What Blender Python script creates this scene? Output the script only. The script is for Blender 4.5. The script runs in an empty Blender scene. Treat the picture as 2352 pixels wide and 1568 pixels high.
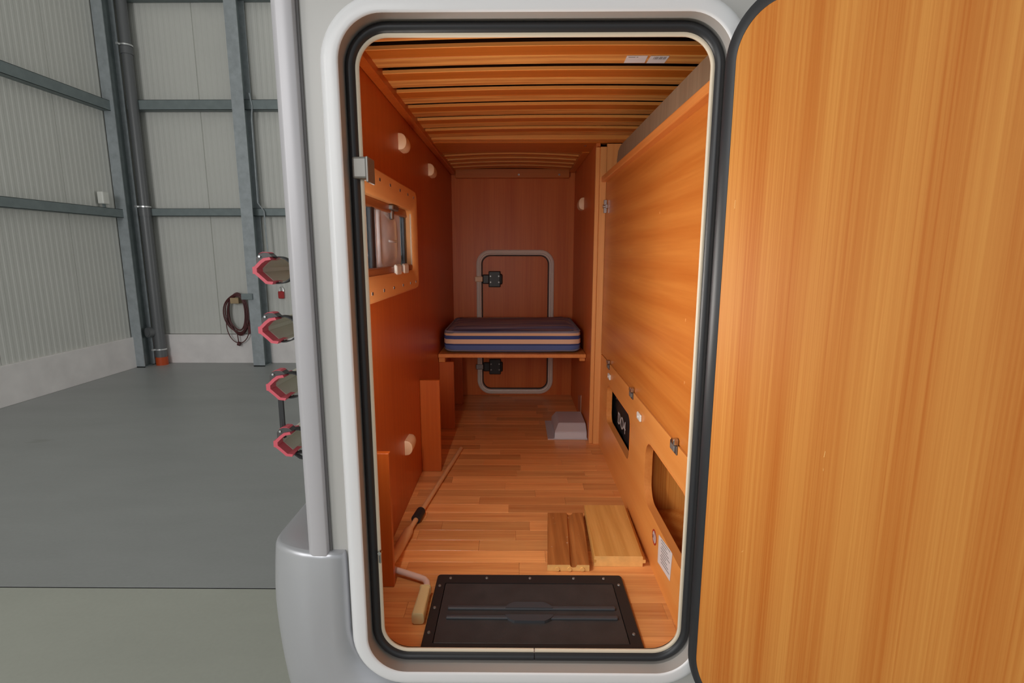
import bpy, bmesh, math, random
from mathutils import Vector, Matrix
random.seed(7)
PI = math.pi
SC = bpy.context.scene
COL = SC.collection

# ------------------------------------------------------------------ camera, world, lights, exposure
CAM_H = 1.45
cam = bpy.data.cameras.new('camera')
cam.sensor_width = 36.0
cam.lens = 36.0 * 1200.0 / 2352.0
cam.clip_start = 0.02
camo = bpy.data.objects.new('camera', cam)
COL.objects.link(camo)
camo.location = (0, -1.0, CAM_H)
PITCH = math.atan(204 / 1200.0)
YAW = math.atan(11 / 1200.0 * math.cos(PITCH))
camo.rotation_euler = (PI / 2 - PITCH, 0, YAW)
SC.camera = camo

world = bpy.data.worlds.new('overcast_sky')
SC.world = world
world.use_nodes = True
world.node_tree.nodes['Background'].inputs[0].default_value = (0.93, 0.97, 1.0, 1)
world.node_tree.nodes['Background'].inputs[1].default_value = 0.6


def area(name, loc, target, sx, sy, energy, color=(1, 1, 1)):
    l = bpy.data.lights.new(name, 'AREA')
    l.shape = 'RECTANGLE'
    l.size, l.size_y, l.energy, l.color = sx, sy, energy, color
    o = bpy.data.objects.new(name, l)
    COL.objects.link(o)
    o.location = loc
    d = Vector(target) - Vector(loc)
    o.rotation_euler = d.to_track_quat('-Z', 'Y').to_euler()
    return o


# daylight through the gate behind the camera, then three added hall fills
area('gate_daylight', (-3.0, -5.2, 3.2), (0.2, 0.4, 1.1), 3.0, 2.5, 100, (1.0, 0.99, 0.98))
area('hall_rear_fill', (-4.2, -3.0, 2.5), (-3.0, 5.8, 1.0), 1.2, 3.0, 70, (1.0, 0.985, 0.98))  # added fill aimed at the hall's rear wall
area('hall_top_fill', (-2.6, 3.2, 5.3), (-2.6, 3.2, 0), 3.5, 4.0, 13, (1.0, 0.99, 0.95))  # added overhead fill for the hall walls and floor
area('hall_side_fill', (8.8, 4.0, 2.0), (-4.9, 4.0, 1.3), 2.5, 3.0, 135, (1.0, 0.99, 0.97))  # added fill from the right for the side wall; no window there
# added lamp, out of view behind the doorway wall, to brighten the locker
area('locker_fill_light', (-0.3165, 0.046, 1.36), (0.384, 0.52, 1.37), 0.02, 0.42, 7.0, (1.0, 0.96, 0.90))
SC.view_settings.view_transform = 'Standard'
SC.view_settings.look = 'None'
SC.view_settings.exposure = 0.0
SC.view_settings.gamma = 1.0
SC.view_settings.use_curve_mapping = False


# ------------------------------------------------------------------ materials
def srgb(r, g, b):
    f = lambda c: (c / 255 / 12.92) if c / 255 <= 0.04045 else ((c / 255 + 0.055) / 1.055) ** 2.4
    return (f(r), f(g), f(b), 1)


def new_mat(name):
    m = bpy.data.materials.new(name)
    m.use_nodes = True
    nt = m.node_tree
    return m, nt, nt.nodes['Principled BSDF']


def plain(name, col, rough=0.5, metal=0.0, noise=0.0, nscale=8.0, bump=0.0, bscale=200.0, spec=0.5):
    m, nt, b = new_mat(name)
    b.inputs['Base Color'].default_value = col
    b.inputs['Roughness'].default_value = rough
    b.inputs['Metallic'].default_value = metal
    b.inputs['Specular IOR Level'].default_value = spec
    tc = nt.nodes.new('ShaderNodeTexCoord')
    if noise:
        n = nt.nodes.new('ShaderNodeTexNoise')
        n.inputs['Scale'].default_value = nscale
        n.inputs['Detail'].default_value = 6
        nt.links.new(tc.outputs['Object'], n.inputs['Vector'])
        r = nt.nodes.new('ShaderNodeValToRGB')
        r.color_ramp.elements[0].position = 0.3
        r.color_ramp.elements[1].position = 0.7
        r.color_ramp.elements[0].color = tuple(max(0, c * (1 - noise)) for c in col[:3]) + (1,)
        r.color_ramp.elements[1].color = tuple(min(1, c * (1 + noise)) for c in col[:3]) + (1,)
        nt.links.new(n.outputs['Fac'], r.inputs['Fac'])
        nt.links.new(r.outputs['Color'], b.inputs['Base Color'])
    if bump:
        n2 = nt.nodes.new('ShaderNodeTexNoise')
        n2.inputs['Scale'].default_value = bscale
        nt.links.new(tc.outputs['Object'], n2.inputs['Vector'])
        bp = nt.nodes.new('ShaderNodeBump')
        bp.inputs['Strength'].default_value = bump
        bp.inputs['Distance'].default_value = 0.002
        nt.links.new(n2.outputs['Fac'], bp.inputs['Height'])
        nt.links.new(bp.outputs['Normal'], b.inputs['Normal'])
    return m


def wood(name, dark, light, axis='Z', fine=90.0, broad=9.0, rough=0.38, vary=0.12, arcs=0.25, streak=0.5, specks=0.0, spec=0.5, stretch=0.028):
    """long grain along the given object axis: fine streaks, broad bands and wandering rings"""
    m, nt, b = new_mat(name)
    N = nt.nodes.new
    Lk = nt.links.new
    tc = N('ShaderNodeTexCoord')
    oi = N('ShaderNodeObjectInfo')
    off = N('ShaderNodeVectorMath'); off.operation = 'SCALE'
    off.inputs[0].default_value = (3.1, 7.7, 5.3)
    Lk(oi.outputs['Random'], off.inputs['Scale'])
    add = N('ShaderNodeVectorMath'); add.operation = 'ADD'
    Lk(tc.outputs['Object'], add.inputs[0]); Lk(off.outputs[0], add.inputs[1])

    def mapped(s_across, s_along):
        mp = N('ShaderNodeMapping')
        s = [s_across] * 3
        s['XYZ'.index(axis)] = s_along
        mp.inputs['Scale'].default_value = s
        Lk(add.outputs[0], mp.inputs['Vector'])
        return mp.outputs[0]
    n1 = N('ShaderNodeTexNoise'); n1.inputs['Scale'].default_value = 1; n1.inputs['Detail'].default_value = 4
    n1.inputs['Distortion'].default_value = 0.3
    Lk(mapped(fine, fine * stretch), n1.inputs['Vector'])
    n2 = N('ShaderNodeTexNoise'); n2.inputs['Scale'].default_value = 1; n2.inputs['Detail'].default_value = 3
    Lk(mapped(broad, broad * 0.06), n2.inputs['Vector'])
    wv = N('ShaderNodeTexWave'); wv.wave_type = 'RINGS'
    wv.rings_direction = axis
    wv.inputs['Scale'].default_value = 1.0
    wv.inputs['Distortion'].default_value = 5.0
    wv.inputs['Detail'].default_value = 3
    wv.inputs['Detail Scale'].default_value = 0.8
    Lk(mapped(broad * 0.8, broad * 0.07), wv.inputs['Vector'])

    def mix(a, bb, f):
        x = N('ShaderNodeMix'); x.data_type = 'FLOAT'
        x.inputs['Factor'].default_value = f
        Lk(a, x.inputs[2]); Lk(bb, x.inputs[3])
        return x.outputs[0]
    v = mix(n2.outputs['Fac'], wv.outputs['Fac'], arcs)
    v = mix(v, n1.outputs['Fac'], streak)
    rp = N('ShaderNodeValToRGB')
    rp.color_ramp.elements[0].position = 0.28
    rp.color_ramp.elements[1].position = 0.68
    rp.color_ramp.elements[0].color = dark
    rp.color_ramp.elements[1].color = light
    Lk(v, rp.inputs['Fac'])
    hsv = N('ShaderNodeHueSaturation')
    mr = N('ShaderNodeMapRange')
    mr.inputs['To Min'].default_value = 1 - vary
    mr.inputs['To Max'].default_value = 1 + vary
    Lk(oi.outputs['Random'], mr.inputs['Value'])
    Lk(mr.outputs[0], hsv.inputs['Value'])
    Lk(rp.outputs['Color'], hsv.inputs['Color'])
    out = hsv.outputs['Color']
    if specks:
        vo = N('ShaderNodeTexNoise'); vo.inputs['Scale'].default_value = 60; vo.inputs['Detail'].default_value = 2
        Lk(add.outputs[0], vo.inputs['Vector'])
        cr = N('ShaderNodeValToRGB')
        cr.color_ramp.elements[0].position = 0.72
        cr.color_ramp.elements[1].position = 0.76
        Lk(vo.outputs['Fac'], cr.inputs['Fac'])
        mu = N('ShaderNodeMath'); mu.operation = 'MULTIPLY'; mu.inputs[1].default_value = specks
        Lk(cr.outputs['Color'], mu.inputs[0])
        mx = N('ShaderNodeMix'); mx.data_type = 'RGBA'
        mx.inputs[7].default_value = (0.72, 0.55, 0.4, 1)
        Lk(mu.outputs[0], mx.inputs[0]); Lk(out, mx.inputs[6])
        out = mx.outputs[2]
    Lk(out, b.inputs['Base Color'])
    b.inputs['Roughness'].default_value = rough
    b.inputs['Specular IOR Level'].default_value = spec
    bp = N('ShaderNodeBump'); bp.inputs['Strength'].default_value = 0.06; bp.inputs['Distance'].default_value = 0.002
    Lk(n1.outputs['Fac'], bp.inputs['Height']); Lk(bp.outputs['Normal'], b.inputs['Normal'])
    return m


def concrete(name, col, vary=0.12, rough=0.42):
    m, nt, b = new_mat(name)
    N = nt.nodes.new; Lk = nt.links.new
    tc = N('ShaderNodeTexCoord')
    mp = N('ShaderNodeMapping'); mp.inputs['Scale'].default_value = (0.5, 1.3, 1)
    Lk(tc.outputs['Object'], mp.inputs['Vector'])
    n = N('ShaderNodeTexNoise'); n.inputs['Scale'].default_value = 1.6; n.inputs['Detail'].default_value = 8; n.inputs['Roughness'].default_value = 0.6
    Lk(mp.outputs[0], n.inputs['Vector'])
    n2 = N('ShaderNodeTexNoise'); n2.inputs['Scale'].default_value = 60; n2.inputs['Detail'].default_value = 4
    Lk(tc.outputs['Object'], n2.inputs['Vector'])
    ad = N('ShaderNodeMix'); ad.data_type = 'FLOAT'; ad.inputs['Factor'].default_value = 0.25
    Lk(n.outputs['Fac'], ad.inputs[2]); Lk(n2.outputs['Fac'], ad.inputs[3])
    r = N('ShaderNodeValToRGB')
    r.color_ramp.elements[0].position = 0.3; r.color_ramp.elements[1].position = 0.7
    r.color_ramp.elements[0].color = tuple(c * (1 - vary) for c in col[:3]) + (1,)
    r.color_ramp.elements[1].color = tuple(c * (1 + vary) for c in col[:3]) + (1,)
    Lk(ad.outputs[0], r.inputs['Fac'])
    # small dark stains
    st = N('ShaderNodeTexNoise'); st.inputs['Scale'].default_value = 2.3; st.inputs['Detail'].default_value = 3
    Lk(mp.outputs[0], st.inputs['Vector'])
    sr = N('ShaderNodeValToRGB')
    sr.color_ramp.elements[0].position = 0.70; sr.color_ramp.elements[1].position = 0.80
    sr.color_ramp.elements[0].color = (1, 1, 1, 1); sr.color_ramp.elements[1].color = (0.72, 0.70, 0.66, 1)
    Lk(st.outputs['Fac'], sr.inputs['Fac'])
    mu = N('ShaderNodeMix'); mu.data_type = 'RGBA'; mu.blend_type = 'MULTIPLY'; mu.inputs[0].default_value = 1
    Lk(r.outputs['Color'], mu.inputs[6]); Lk(sr.outputs['Color'], mu.inputs[7])
    Lk(mu.outputs[2], b.inputs['Base Color'])
    b.inputs['Roughness'].default_value = rough
    return m


M = {}
M['panel'] = plain('sandwich_panel_coating', (0.64, 0.64, 0.60, 1), 0.55, noise=0.03, nscale=1.5)
M['plinth'] = plain('plinth_concrete', (0.84, 0.80, 0.785, 1), 0.8, noise=0.06, nscale=5, bump=0.2, bscale=60)
M['slab_far'] = concrete('sealed_concrete_grey', (0.36, 0.37, 0.365, 1), 0.10, 0.42)
M['slab_near'] = concrete('sealed_concrete_pale', (0.47, 0.48, 0.42, 1), 0.08, 0.5)
M['joint'] = plain('joint_black', (0.02, 0.02, 0.02, 1), 0.8)
M['galv'] = plain('galvanised_steel', (0.37, 0.405, 0.425, 1), 0.55, 0.35, noise=0.12, nscale=14)
M['galv_dark'] = plain('galvanised_steel_girt', (0.215, 0.255, 0.26, 1), 0.55, 0.25, noise=0.1, nscale=10)
M['pipe'] = plain('grey_plastic_pipe', (0.13, 0.135, 0.14, 1), 0.38)
M['clampm'] = plain('bright_zinc', (0.75, 0.76, 0.76, 1), 0.3, 0.8)
M['orange_pl'] = plain('orange_drain_plastic', srgb(190, 72, 20), 0.5)
M['white_pl'] = plain('white_plastic', (0.75, 0.75, 0.70, 1), 0.45)
M['cable_red'] = plain('dark_red_rubber_cable', (0.10, 0.02, 0.02, 1), 0.5)
M['red_paint'] = plain('red_plastic', srgb(175, 30, 30), 0.45)
M['tan'] = plain('raw_timber', (0.45, 0.32, 0.18, 1), 0.6, noise=0.1)
M['roofing'] = plain('roof_sheet', (0.42, 0.43, 0.40, 1), 0.6)

M['body'] = plain('gelcoat_cream_white', (0.52, 0.505, 0.48, 1), 0.3)
M['frame'] = plain('painted_white_frame', (0.86, 0.855, 0.865, 1), 0.28)
M['trimgap'] = plain('grey_sealant', (0.16, 0.15, 0.15, 1), 0.6)
M['reveal'] = plain('grey_beige_aluminium', (0.44, 0.415, 0.39, 1), 0.4, 0.1)
M['trim'] = plain('silver_white_corner_trim', (0.56, 0.545, 0.57, 1), 0.35, 0.1)
M['bumper'] = plain('silver_metallic_bumper', (0.53, 0.535, 0.565, 1), 0.3, 0.35)
M['rubber'] = plain('black_rubber', (0.022, 0.023, 0.026, 1), 0.42)
M['rubber_matt'] = plain('black_rubber_matt', (0.018, 0.018, 0.02, 1), 0.55)
M['cream'] = plain('cream_plastic_edge', (0.74, 0.63, 0.48, 1), 0.45)
M['cream_l'] = plain('light_cream_plastic', (0.80, 0.74, 0.66, 1), 0.4)
M['chrome'] = plain('steel_bright', (0.55, 0.54, 0.52, 1), 0.25, 1.0)
M['clip_st'] = plain('dull_steel', (0.30, 0.285, 0.26, 1), 0.45, 0.6)
M['steel_dk'] = plain('steel_dull', (0.25, 0.24, 0.23, 1), 0.4, 0.9)

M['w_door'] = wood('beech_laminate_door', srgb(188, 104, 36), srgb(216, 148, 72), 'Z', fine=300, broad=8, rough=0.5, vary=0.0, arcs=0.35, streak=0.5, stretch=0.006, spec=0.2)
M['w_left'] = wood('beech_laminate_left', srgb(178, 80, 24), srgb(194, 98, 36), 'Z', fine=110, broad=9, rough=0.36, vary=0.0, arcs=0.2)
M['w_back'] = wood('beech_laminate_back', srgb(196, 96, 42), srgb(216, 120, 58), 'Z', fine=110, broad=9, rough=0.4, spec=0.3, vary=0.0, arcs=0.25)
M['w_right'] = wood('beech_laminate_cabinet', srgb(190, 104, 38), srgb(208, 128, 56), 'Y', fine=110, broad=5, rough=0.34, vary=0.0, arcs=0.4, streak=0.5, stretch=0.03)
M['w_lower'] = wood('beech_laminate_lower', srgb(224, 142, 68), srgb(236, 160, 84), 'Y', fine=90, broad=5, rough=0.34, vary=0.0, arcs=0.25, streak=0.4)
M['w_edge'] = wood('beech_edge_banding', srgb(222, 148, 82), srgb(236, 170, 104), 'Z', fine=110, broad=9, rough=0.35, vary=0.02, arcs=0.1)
M['w_edge_y'] = wood('beech_edge_banding_long', srgb(215, 128, 60), srgb(232, 150, 80), 'Y', fine=110, broad=9, rough=0.35, vary=0.02, arcs=0.1)
M['w_slat'] = wood('varnished_plywood_slat', srgb(180, 92, 26), srgb(200, 112, 38), 'X', fine=90, broad=9, rough=0.4, vary=0.08, arcs=0.15)
M['w_slat_raw'] = wood('raw_veneer_underside', srgb(180, 96, 34), srgb(236, 168, 88), 'X', fine=60, broad=16, rough=0.6, vary=0.08, arcs=0.35, streak=0.45, stretch=0.12)
M['w_slat_edge'] = wood('slat_edge_pale', srgb(222, 138, 62), srgb(238, 160, 84), 'X', fine=90, broad=9, rough=0.45, vary=0.05, arcs=0.1)
M['w_floor'] = wood('strip_floor_beech', srgb(204, 122, 64), srgb(244, 178, 110), 'X', fine=150, broad=9, rough=0.3, vary=0.2, arcs=0.15, streak=0.5, stretch=0.03)
M['w_frame'] = wood('pale_window_frame', srgb(218, 148, 84), srgb(228, 162, 98), 'Y', fine=60, broad=5, rough=0.5, vary=0.0, arcs=0.1, streak=0.3)
M['w_board1'] = wood('brown_stained_pine', srgb(148, 86, 38), srgb(194, 126, 66), 'Y', fine=130, broad=30, rough=0.5, vary=0.0, arcs=0.3, streak=0.5, specks=0.5, stretch=0.04)
M['w_board2'] = wood('raw_yellow_pine', srgb(200, 140, 66), srgb(228, 174, 98), 'Y', fine=130, broad=18, rough=0.55, vary=0.0, arcs=0.3, streak=0.5, specks=0.35, stretch=0.04)
M['w_end'] = plain('pine_end_grain', srgb(236, 186, 112), 0.6, noise=0.08, nscale=60)
M['greyboard'] = wood('grey_brown_board', (0.20, 0.135, 0.08, 1), (0.29, 0.20, 0.125, 1), 'Z', fine=120, broad=12, rough=0.6, vary=0.0, arcs=0.1)
M['dark_void'] = plain('bed_underside_recess_shade', (0.03, 0.026, 0.026, 1), 0.9)
M['conn'] = plain('cream_connector_plastic', srgb(238, 200, 160), 0.45)
M['hatch'] = plain('black_hatch_plastic', (0.040, 0.037, 0.037, 1), 0.5, noise=0.15, nscale=20, bump=0.15, bscale=400)
M['hatch_fr'] = plain('black_hatch_frame', (0.018, 0.016, 0.016, 1), 0.55)
M['rib'] = plain('dark_grey_rib', (0.055, 0.058, 0.065, 1), 0.35)
M['grip'] = plain('cream_grip_plastic', srgb(226, 206, 150), 0.4)
M['crank'] = plain('cream_lacquered_tube', srgb(222, 170, 120), 0.4)
M['crank_bend'] = plain('pale_lacquered_tube', srgb(232, 205, 190), 0.35)
M['alu'] = plain('silver_painted_sheet', (0.62, 0.62, 0.66, 1), 0.35, 0.3)
M['black_pl'] = plain('black_plastic', (0.016, 0.016, 0.015, 1), 0.45)
M['blackcloth'] = plain('black_nylon', (0.014, 0.012, 0.013, 1), 0.6, bump=0.4, bscale=90)
M['print'] = plain('white_print', (0.55, 0.52, 0.50, 1), 0.6)
M['inkline'] = plain('grey_ink', (0.22, 0.2, 0.2, 1), 0.7)
M['paper'] = plain('white_paper', (0.74, 0.70, 0.70, 1), 0.6)
M['railred'] = plain('salmon_red_plastic', srgb(226, 98, 112), 0.5)
M['railalu'] = plain('olive_grey_rail', (0.68, 0.66, 0.55, 1), 0.45, 0.1)
M['buckle'] = plain('dark_grey_buckle', (0.09, 0.085, 0.085, 1), 0.35)
M['strap'] = plain('black_webbing', (0.03, 0.032, 0.034, 1), 0.6)
M['blind'] = plain('brown_blind_cassette', srgb(150, 88, 46), 0.4)
M['acrylic'] = plain('moulded_acrylic', (0.64, 0.67, 0.72, 1), 0.16, 0.1, noise=0.15, nscale=14)
M['glass'] = plain('tinted_acrylic', (0.78, 0.84, 0.92, 1), 0.03)
M['glass'].node_tree.nodes['Principled BSDF'].inputs['Transmission Weight'].default_value = 1.0
M['glass'].node_tree.nodes['Principled BSDF'].inputs['IOR'].default_value = 1.05


def cushion_mat():
    m, nt, b = new_mat('striped_upholstery')
    N = nt.nodes.new; Lk = nt.links.new
    tc = N('ShaderNodeTexCoord')
    mp = N('ShaderNodeMapping'); mp.inputs['Scale'].default_value = (1.2, 75, 75)
    Lk(tc.outputs['Object'], mp.inputs['Vector'])
    n = N('ShaderNodeTexNoise'); n.inputs['Scale'].default_value = 1.0; n.inputs['Detail'].default_value = 3
    n.inputs['Distortion'].default_value = 0.25
    Lk(mp.outputs[0], n.inputs['Vector'])
    r = N('ShaderNodeValToRGB')
    e = r.color_ramp.elements
    e[0].position = 0.32; e[0].color = srgb(72, 88, 140)
    e[1].position = 0.72; e[1].color = srgb(240, 205, 170)
    for p, c in ((0.42, srgb(104, 118, 165)), (0.5, srgb(172, 164, 176)), (0.56, srgb(130, 136, 170)), (0.64, srgb(200, 182, 176))):
        x = e.new(p); x.color = c
    Lk(n.outputs['Fac'], r.inputs['Fac'])
    # broad bands on the front face, read from height
    sp = N('ShaderNodeSeparateXYZ'); Lk(tc.outputs['Object'], sp.inputs[0])
    bz = N('ShaderNodeMapRange'); bz.inputs['From Min'].default_value = 0.0; bz.inputs['From Max'].default_value = 0.125
    Lk(sp.outputs['Z'], bz.inputs['Value'])
    br = N('ShaderNodeValToRGB'); br.color_ramp.interpolation = 'CONSTANT'
    be = br.color_ramp.elements
    be[0].position = 0.0; be[0].color = srgb(88, 110, 165)
    be[1].position = 0.9; be[1].color = srgb(110, 110, 130)
    for p, c in ((0.30, srgb(50, 66, 120)), (0.36, srgb(236, 200, 168)), (0.54, srgb(62, 80, 140)), (0.68, srgb(232, 190, 150)), (0.78, srgb(165, 158, 172))):
        x = be.new(p); x.color = c
    Lk(bz.outputs[0], br.inputs['Fac'])
    gm = N('ShaderNodeNewGeometry'); s2 = N('ShaderNodeSeparateXYZ'); Lk(gm.outputs['Normal'], s2.inputs[0])
    cmpn = N('ShaderNodeMath'); cmpn.operation = 'GREATER_THAN'; cmpn.inputs[1].default_value = 0.75
    Lk(s2.outputs['Z'], cmpn.inputs[0])
    mx = N('ShaderNodeMix'); mx.data_type = 'RGBA'
    Lk(cmpn.outputs[0], mx.inputs[0]); Lk(br.outputs['Color'], mx.inputs[6]); Lk(r.outputs['Color'], mx.inputs[7])
    Lk(mx.outputs[2], b.inputs['Base Color'])
    b.inputs['Roughness'].default_value = 0.85
    return m


M['cushion'] = cushion_mat()
M['piping'] = plain('grey_piping', srgb(120, 118, 130), 0.8)


# ------------------------------------------------------------------ mesh helpers (all coordinates are world metres)
def root_of(o):
    v = Vector((0, 0, 0))
    while o is not None:
        v += o.location
        o = o.parent
    return v


def obj(name, bm, mat, parent=None, origin=None, smooth=False, recalc=True):
    """links bm (world coordinates) as one mesh object; a child keeps its thing's origin"""
    if recalc:
        bmesh.ops.recalc_face_normals(bm, faces=bm.faces)
    if parent is not None:
        off = root_of(parent)
    elif origin is not None:
        off = Vector(origin)
    else:
        off = Vector((0, 0, 0))
    bmesh.ops.translate(bm, vec=-off, verts=bm.verts)
    me = bpy.data.meshes.new(name)
    bm.to_mesh(me)
    bm.free()
    if smooth:
        for p in me.polygons:
            p.use_smooth = True
        if smooth != 'all':
            try:
                me.set_sharp_from_angle(angle=math.radians(40))
            except Exception:
                pass
    for mm in (mat if isinstance(mat, (list, tuple)) else [mat]):
        me.materials.append(mm)
    o = bpy.data.objects.new(name, me)
    COL.objects.link(o)
    if parent is not None:
        o.parent = parent
    else:
        o.location = off
    return o


def tag(o, label=None, cat=None, group=None, kind=None):
    if label: o['label'] = label
    if cat: o['category'] = cat
    if group: o['group'] = group
    if kind: o['kind'] = kind
    return o


def thing(name, label, cat, loc, group=None):
    o = bpy.data.objects.new(name, None)
    COL.objects.link(o)
    o.location = loc
    o.empty_display_size = 0.1
    return tag(o, label, cat, group)


def B():
    return bmesh.new()


def box(bm, x0, x1, y0, y1, z0, z1, bevel=0.0, seg=2, mi=0):
    t = bmesh.new()
    bmesh.ops.create_cube(t, size=1)
    for v in t.verts:
        v.co = Vector(((x0 + x1) / 2 + v.co.x * (x1 - x0), (y0 + y1) / 2 + v.co.y * (y1 - y0), (z0 + z1) / 2 + v.co.z * (z1 - z0)))
    if bevel:
        bmesh.ops.bevel(t, geom=list(t.edges), offset=bevel, segments=seg, profile=0.5, affect='EDGES')
    for f in t.faces:
        f.material_index = mi
    merge(bm, t)
    return bm


def merge(bm, t, mat=None):
    if mat is not None:
        bmesh.ops.transform(t, matrix=mat, verts=t.verts)
    vm = {}
    for v in t.verts:
        vm[v] = bm.verts.new(v.co)
    for f in t.faces:
        try:
            nf = bm.faces.new([vm[v] for v in f.verts])
            nf.material_index = f.material_index
        except ValueError:
            pass
    t.free()


def cyl(bm, p0, p1, r0, r1=None, n=16, cap=True):
    p0, p1 = Vector(p0), Vector(p1)
    r1 = r0 if r1 is None else r1
    d = (p1 - p0).normalized()
    u = d.orthogonal().normalized()
    w = d.cross(u)
    a = [bm.verts.new(p0 + (u * math.cos(2 * PI * i / n) + w * math.sin(2 * PI * i / n)) * r0) for i in range(n)]
    b = [bm.verts.new(p1 + (u * math.cos(2 * PI * i / n) + w * math.sin(2 * PI * i / n)) * r1) for i in range(n)]
    for i in range(n):
        bm.faces.new((a[i], a[(i + 1) % n], b[(i + 1) % n], b[i]))
    if cap:
        bm.faces.new(a[::-1]); bm.faces.new(b)


def tube(bm, pts, r, n=10, closed=False):
    pts = [Vector(p) for p in pts]
    rings = []
    m = len(pts)
    prev = None
    for i, p in enumerate(pts):
        a = pts[(i - 1) % m] if (closed or i > 0) else p
        b = pts[(i + 1) % m] if (closed or i < m - 1) else p
        d = (b - a).normalized()
        if prev is None:
            u = d.orthogonal().normalized()
        else:
            u = (prev - d * prev.dot(d))
            u = u.normalized() if u.length > 1e-6 else d.orthogonal().normalized()
        prev = u
        w = d.cross(u)
        rr = r[i] if isinstance(r, (list, tuple)) else r
        rings.append([bm.verts.new(p + (u * math.cos(2 * PI * k / n) + w * math.sin(2 * PI * k / n)) * rr) for k in range(n)])
    for i in range(m if closed else m - 1):
        A, Bq = rings[i], rings[(i + 1) % m]
        for k in range(n):
            bm.faces.new((A[k], A[(k + 1) % n], Bq[(k + 1) % n], Bq[k]))
    if not closed:
        bm.faces.new(rings[0][::-1]); bm.faces.new(rings[-1])


def rrect(x0, x1, z0, z1, r, n=10):
    """rounded rectangle, starts at bottom edge going +x, counter-clockwise"""
    out = []
    for cx, cz, a0 in ((x1 - r, z0 + r, -PI / 2), (x1 - r, z1 - r, 0), (x0 + r, z1 - r, PI / 2), (x0 + r, z0 + r, PI)):
        for i in range(n + 1):
            a = a0 + PI / 2 * i / n
            out.append((cx + r * math.cos(a), cz + r * math.sin(a)))
    return out


def loop_strip(bm, loops, closed=True, mi=None):
    """skins consecutive loops of equal length"""
    vs = [[bm.verts.new(p) for p in l] for l in loops]
    n = len(vs[0])
    for j in range(len(vs) - 1):
        for i in range(n if closed else n - 1):
            f = bm.faces.new((vs[j][i], vs[j][(i + 1) % n], vs[j + 1][(i + 1) % n], vs[j + 1][i]))
            if mi is not None:
                f.material_index = mi[j]
    return vs


def prism(bm, poly, f, t0, t1, mi=0):
    """extrudes a 2-D polygon; f(a, b, t) gives the 3-D point"""
    a = [bm.verts.new(f(p[0], p[1], t0)) for p in poly]
    b = [bm.verts.new(f(p[0], p[1], t1)) for p in poly]
    n = len(poly)
    fs = [bm.faces.new(a[::-1]), bm.faces.new(b)]
    for i in range(n):
        fs.append(bm.faces.new((a[i], a[(i + 1) % n], b[(i + 1) % n], b[i])))
    for q in fs:
        q.material_index = mi


def to_rect(loop, x0, x1, z0, z1):
    """pushes each point of a rounded loop out to a surrounding rectangle"""
    cx = sum(p[0] for p in loop) / len(loop); cz = sum(p[1] for p in loop) / len(loop)
    out = []
    for x, z in loop:
        dx, dz = x - cx, z - cz
        t = 1e9
        if dx > 1e-9: t = min(t, (x1 - cx) / dx)
        if dx < -1e-9: t = min(t, (x0 - cx) / dx)
        if dz > 1e-9: t = min(t, (z1 - cz) / dz)
        if dz < -1e-9: t = min(t, (z0 - cz) / dz)
        out.append((cx + dx * t, cz + dz * t))
    # snap nearest points to the corners
    for q in ((x0, z0), (x1, z0), (x1, z1), (x0, z1)):
        k = min(range(len(out)), key=lambda i: (out[i][0] - q[0]) ** 2 + (out[i][1] - q[1]) ** 2)
        out[k] = q
    return out


def holed_plate(bm, loop, rect, f, t0, t1, mi=(0, 0, 0, 0)):
    """flat plate between t0 and t1 with a hole; f(a, b, t)"""
    outer = to_rect(loop, *rect)
    loops = [[f(p[0], p[1], t0) for p in outer], [f(p[0], p[1], t0) for p in loop],
             [f(p[0], p[1], t1) for p in loop], [f(p[0], p[1], t1) for p in outer], [f(p[0], p[1], t0) for p in outer]]
    loop_strip(bm, loops, mi=mi)
    bmesh.ops.remove_doubles(bm, verts=bm.verts, dist=1e-6)


XZ = lambda a, b, t: (a, t, b)      # plate in the plane of a Y wall
YZ = lambda a, b, t: (t, a, b)      # plate in the plane of an X wall
XY = lambda a, b, t: (a, b, t)

# ------------------------------------------------------------------ hangar (setting)
HX0, HX1, HY0, HY1, HZ = -4.9, 9.0, -7.5, 5.82, 5.4
JY = 1.067

fl = B(); box(fl, HX0, HX1, JY + 0.006, HY1, -0.2, 0)
o = obj('floor', fl, M['slab_far']); tag(o, 'dark grey sealed concrete floor of the hall beyond the expansion joint', 'floor', kind='structure')
f2 = B(); box(f2, HX0, HX1, HY0, JY - 0.006, -0.2, 0)
s = obj('floor_slab', f2, M['slab_near'], o); s['label'] = 'paler greenish concrete slab'
fj = B(); box(fj, HX0, HX1, JY - 0.006, JY + 0.006, -0.2, -0.004)
s = obj('expansion_joint', fj, M['joint'], o); s['label'] = 'black joint line'


def ribbed_panel(width, height, pitch=0.068, depth=0.0022, thick=0.06):
    """flat sandwich panel face with shallow pressed ribs, local: x along, y out of wall, z up"""
    bm = bmesh.new()
    prof = []
    x = 0.006
    prof += [(0.0, -0.012), (0.006, 0.0)]
    while x + pitch < width:
        prof += [(x + pitch * 0.42, 0), (x + pitch * 0.56, depth), (x + pitch * 0.86, depth), (x + pitch, 0)]
        x += pitch
    prof += [(width - 0.006, 0.0), (width, -0.012), (width, -thick), (0, -thick)]
    a = [bm.verts.new((p[0], p[1], 0)) for p in prof]
    b = [bm.verts.new((p[0], p[1], height)) for p in prof]
    n = len(prof)
    for i in range(n):
        bm.faces.new((a[i], a[(i + 1) % n], b[(i + 1) % n], b[i]))
    return bm


PZ = 0.39


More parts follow.
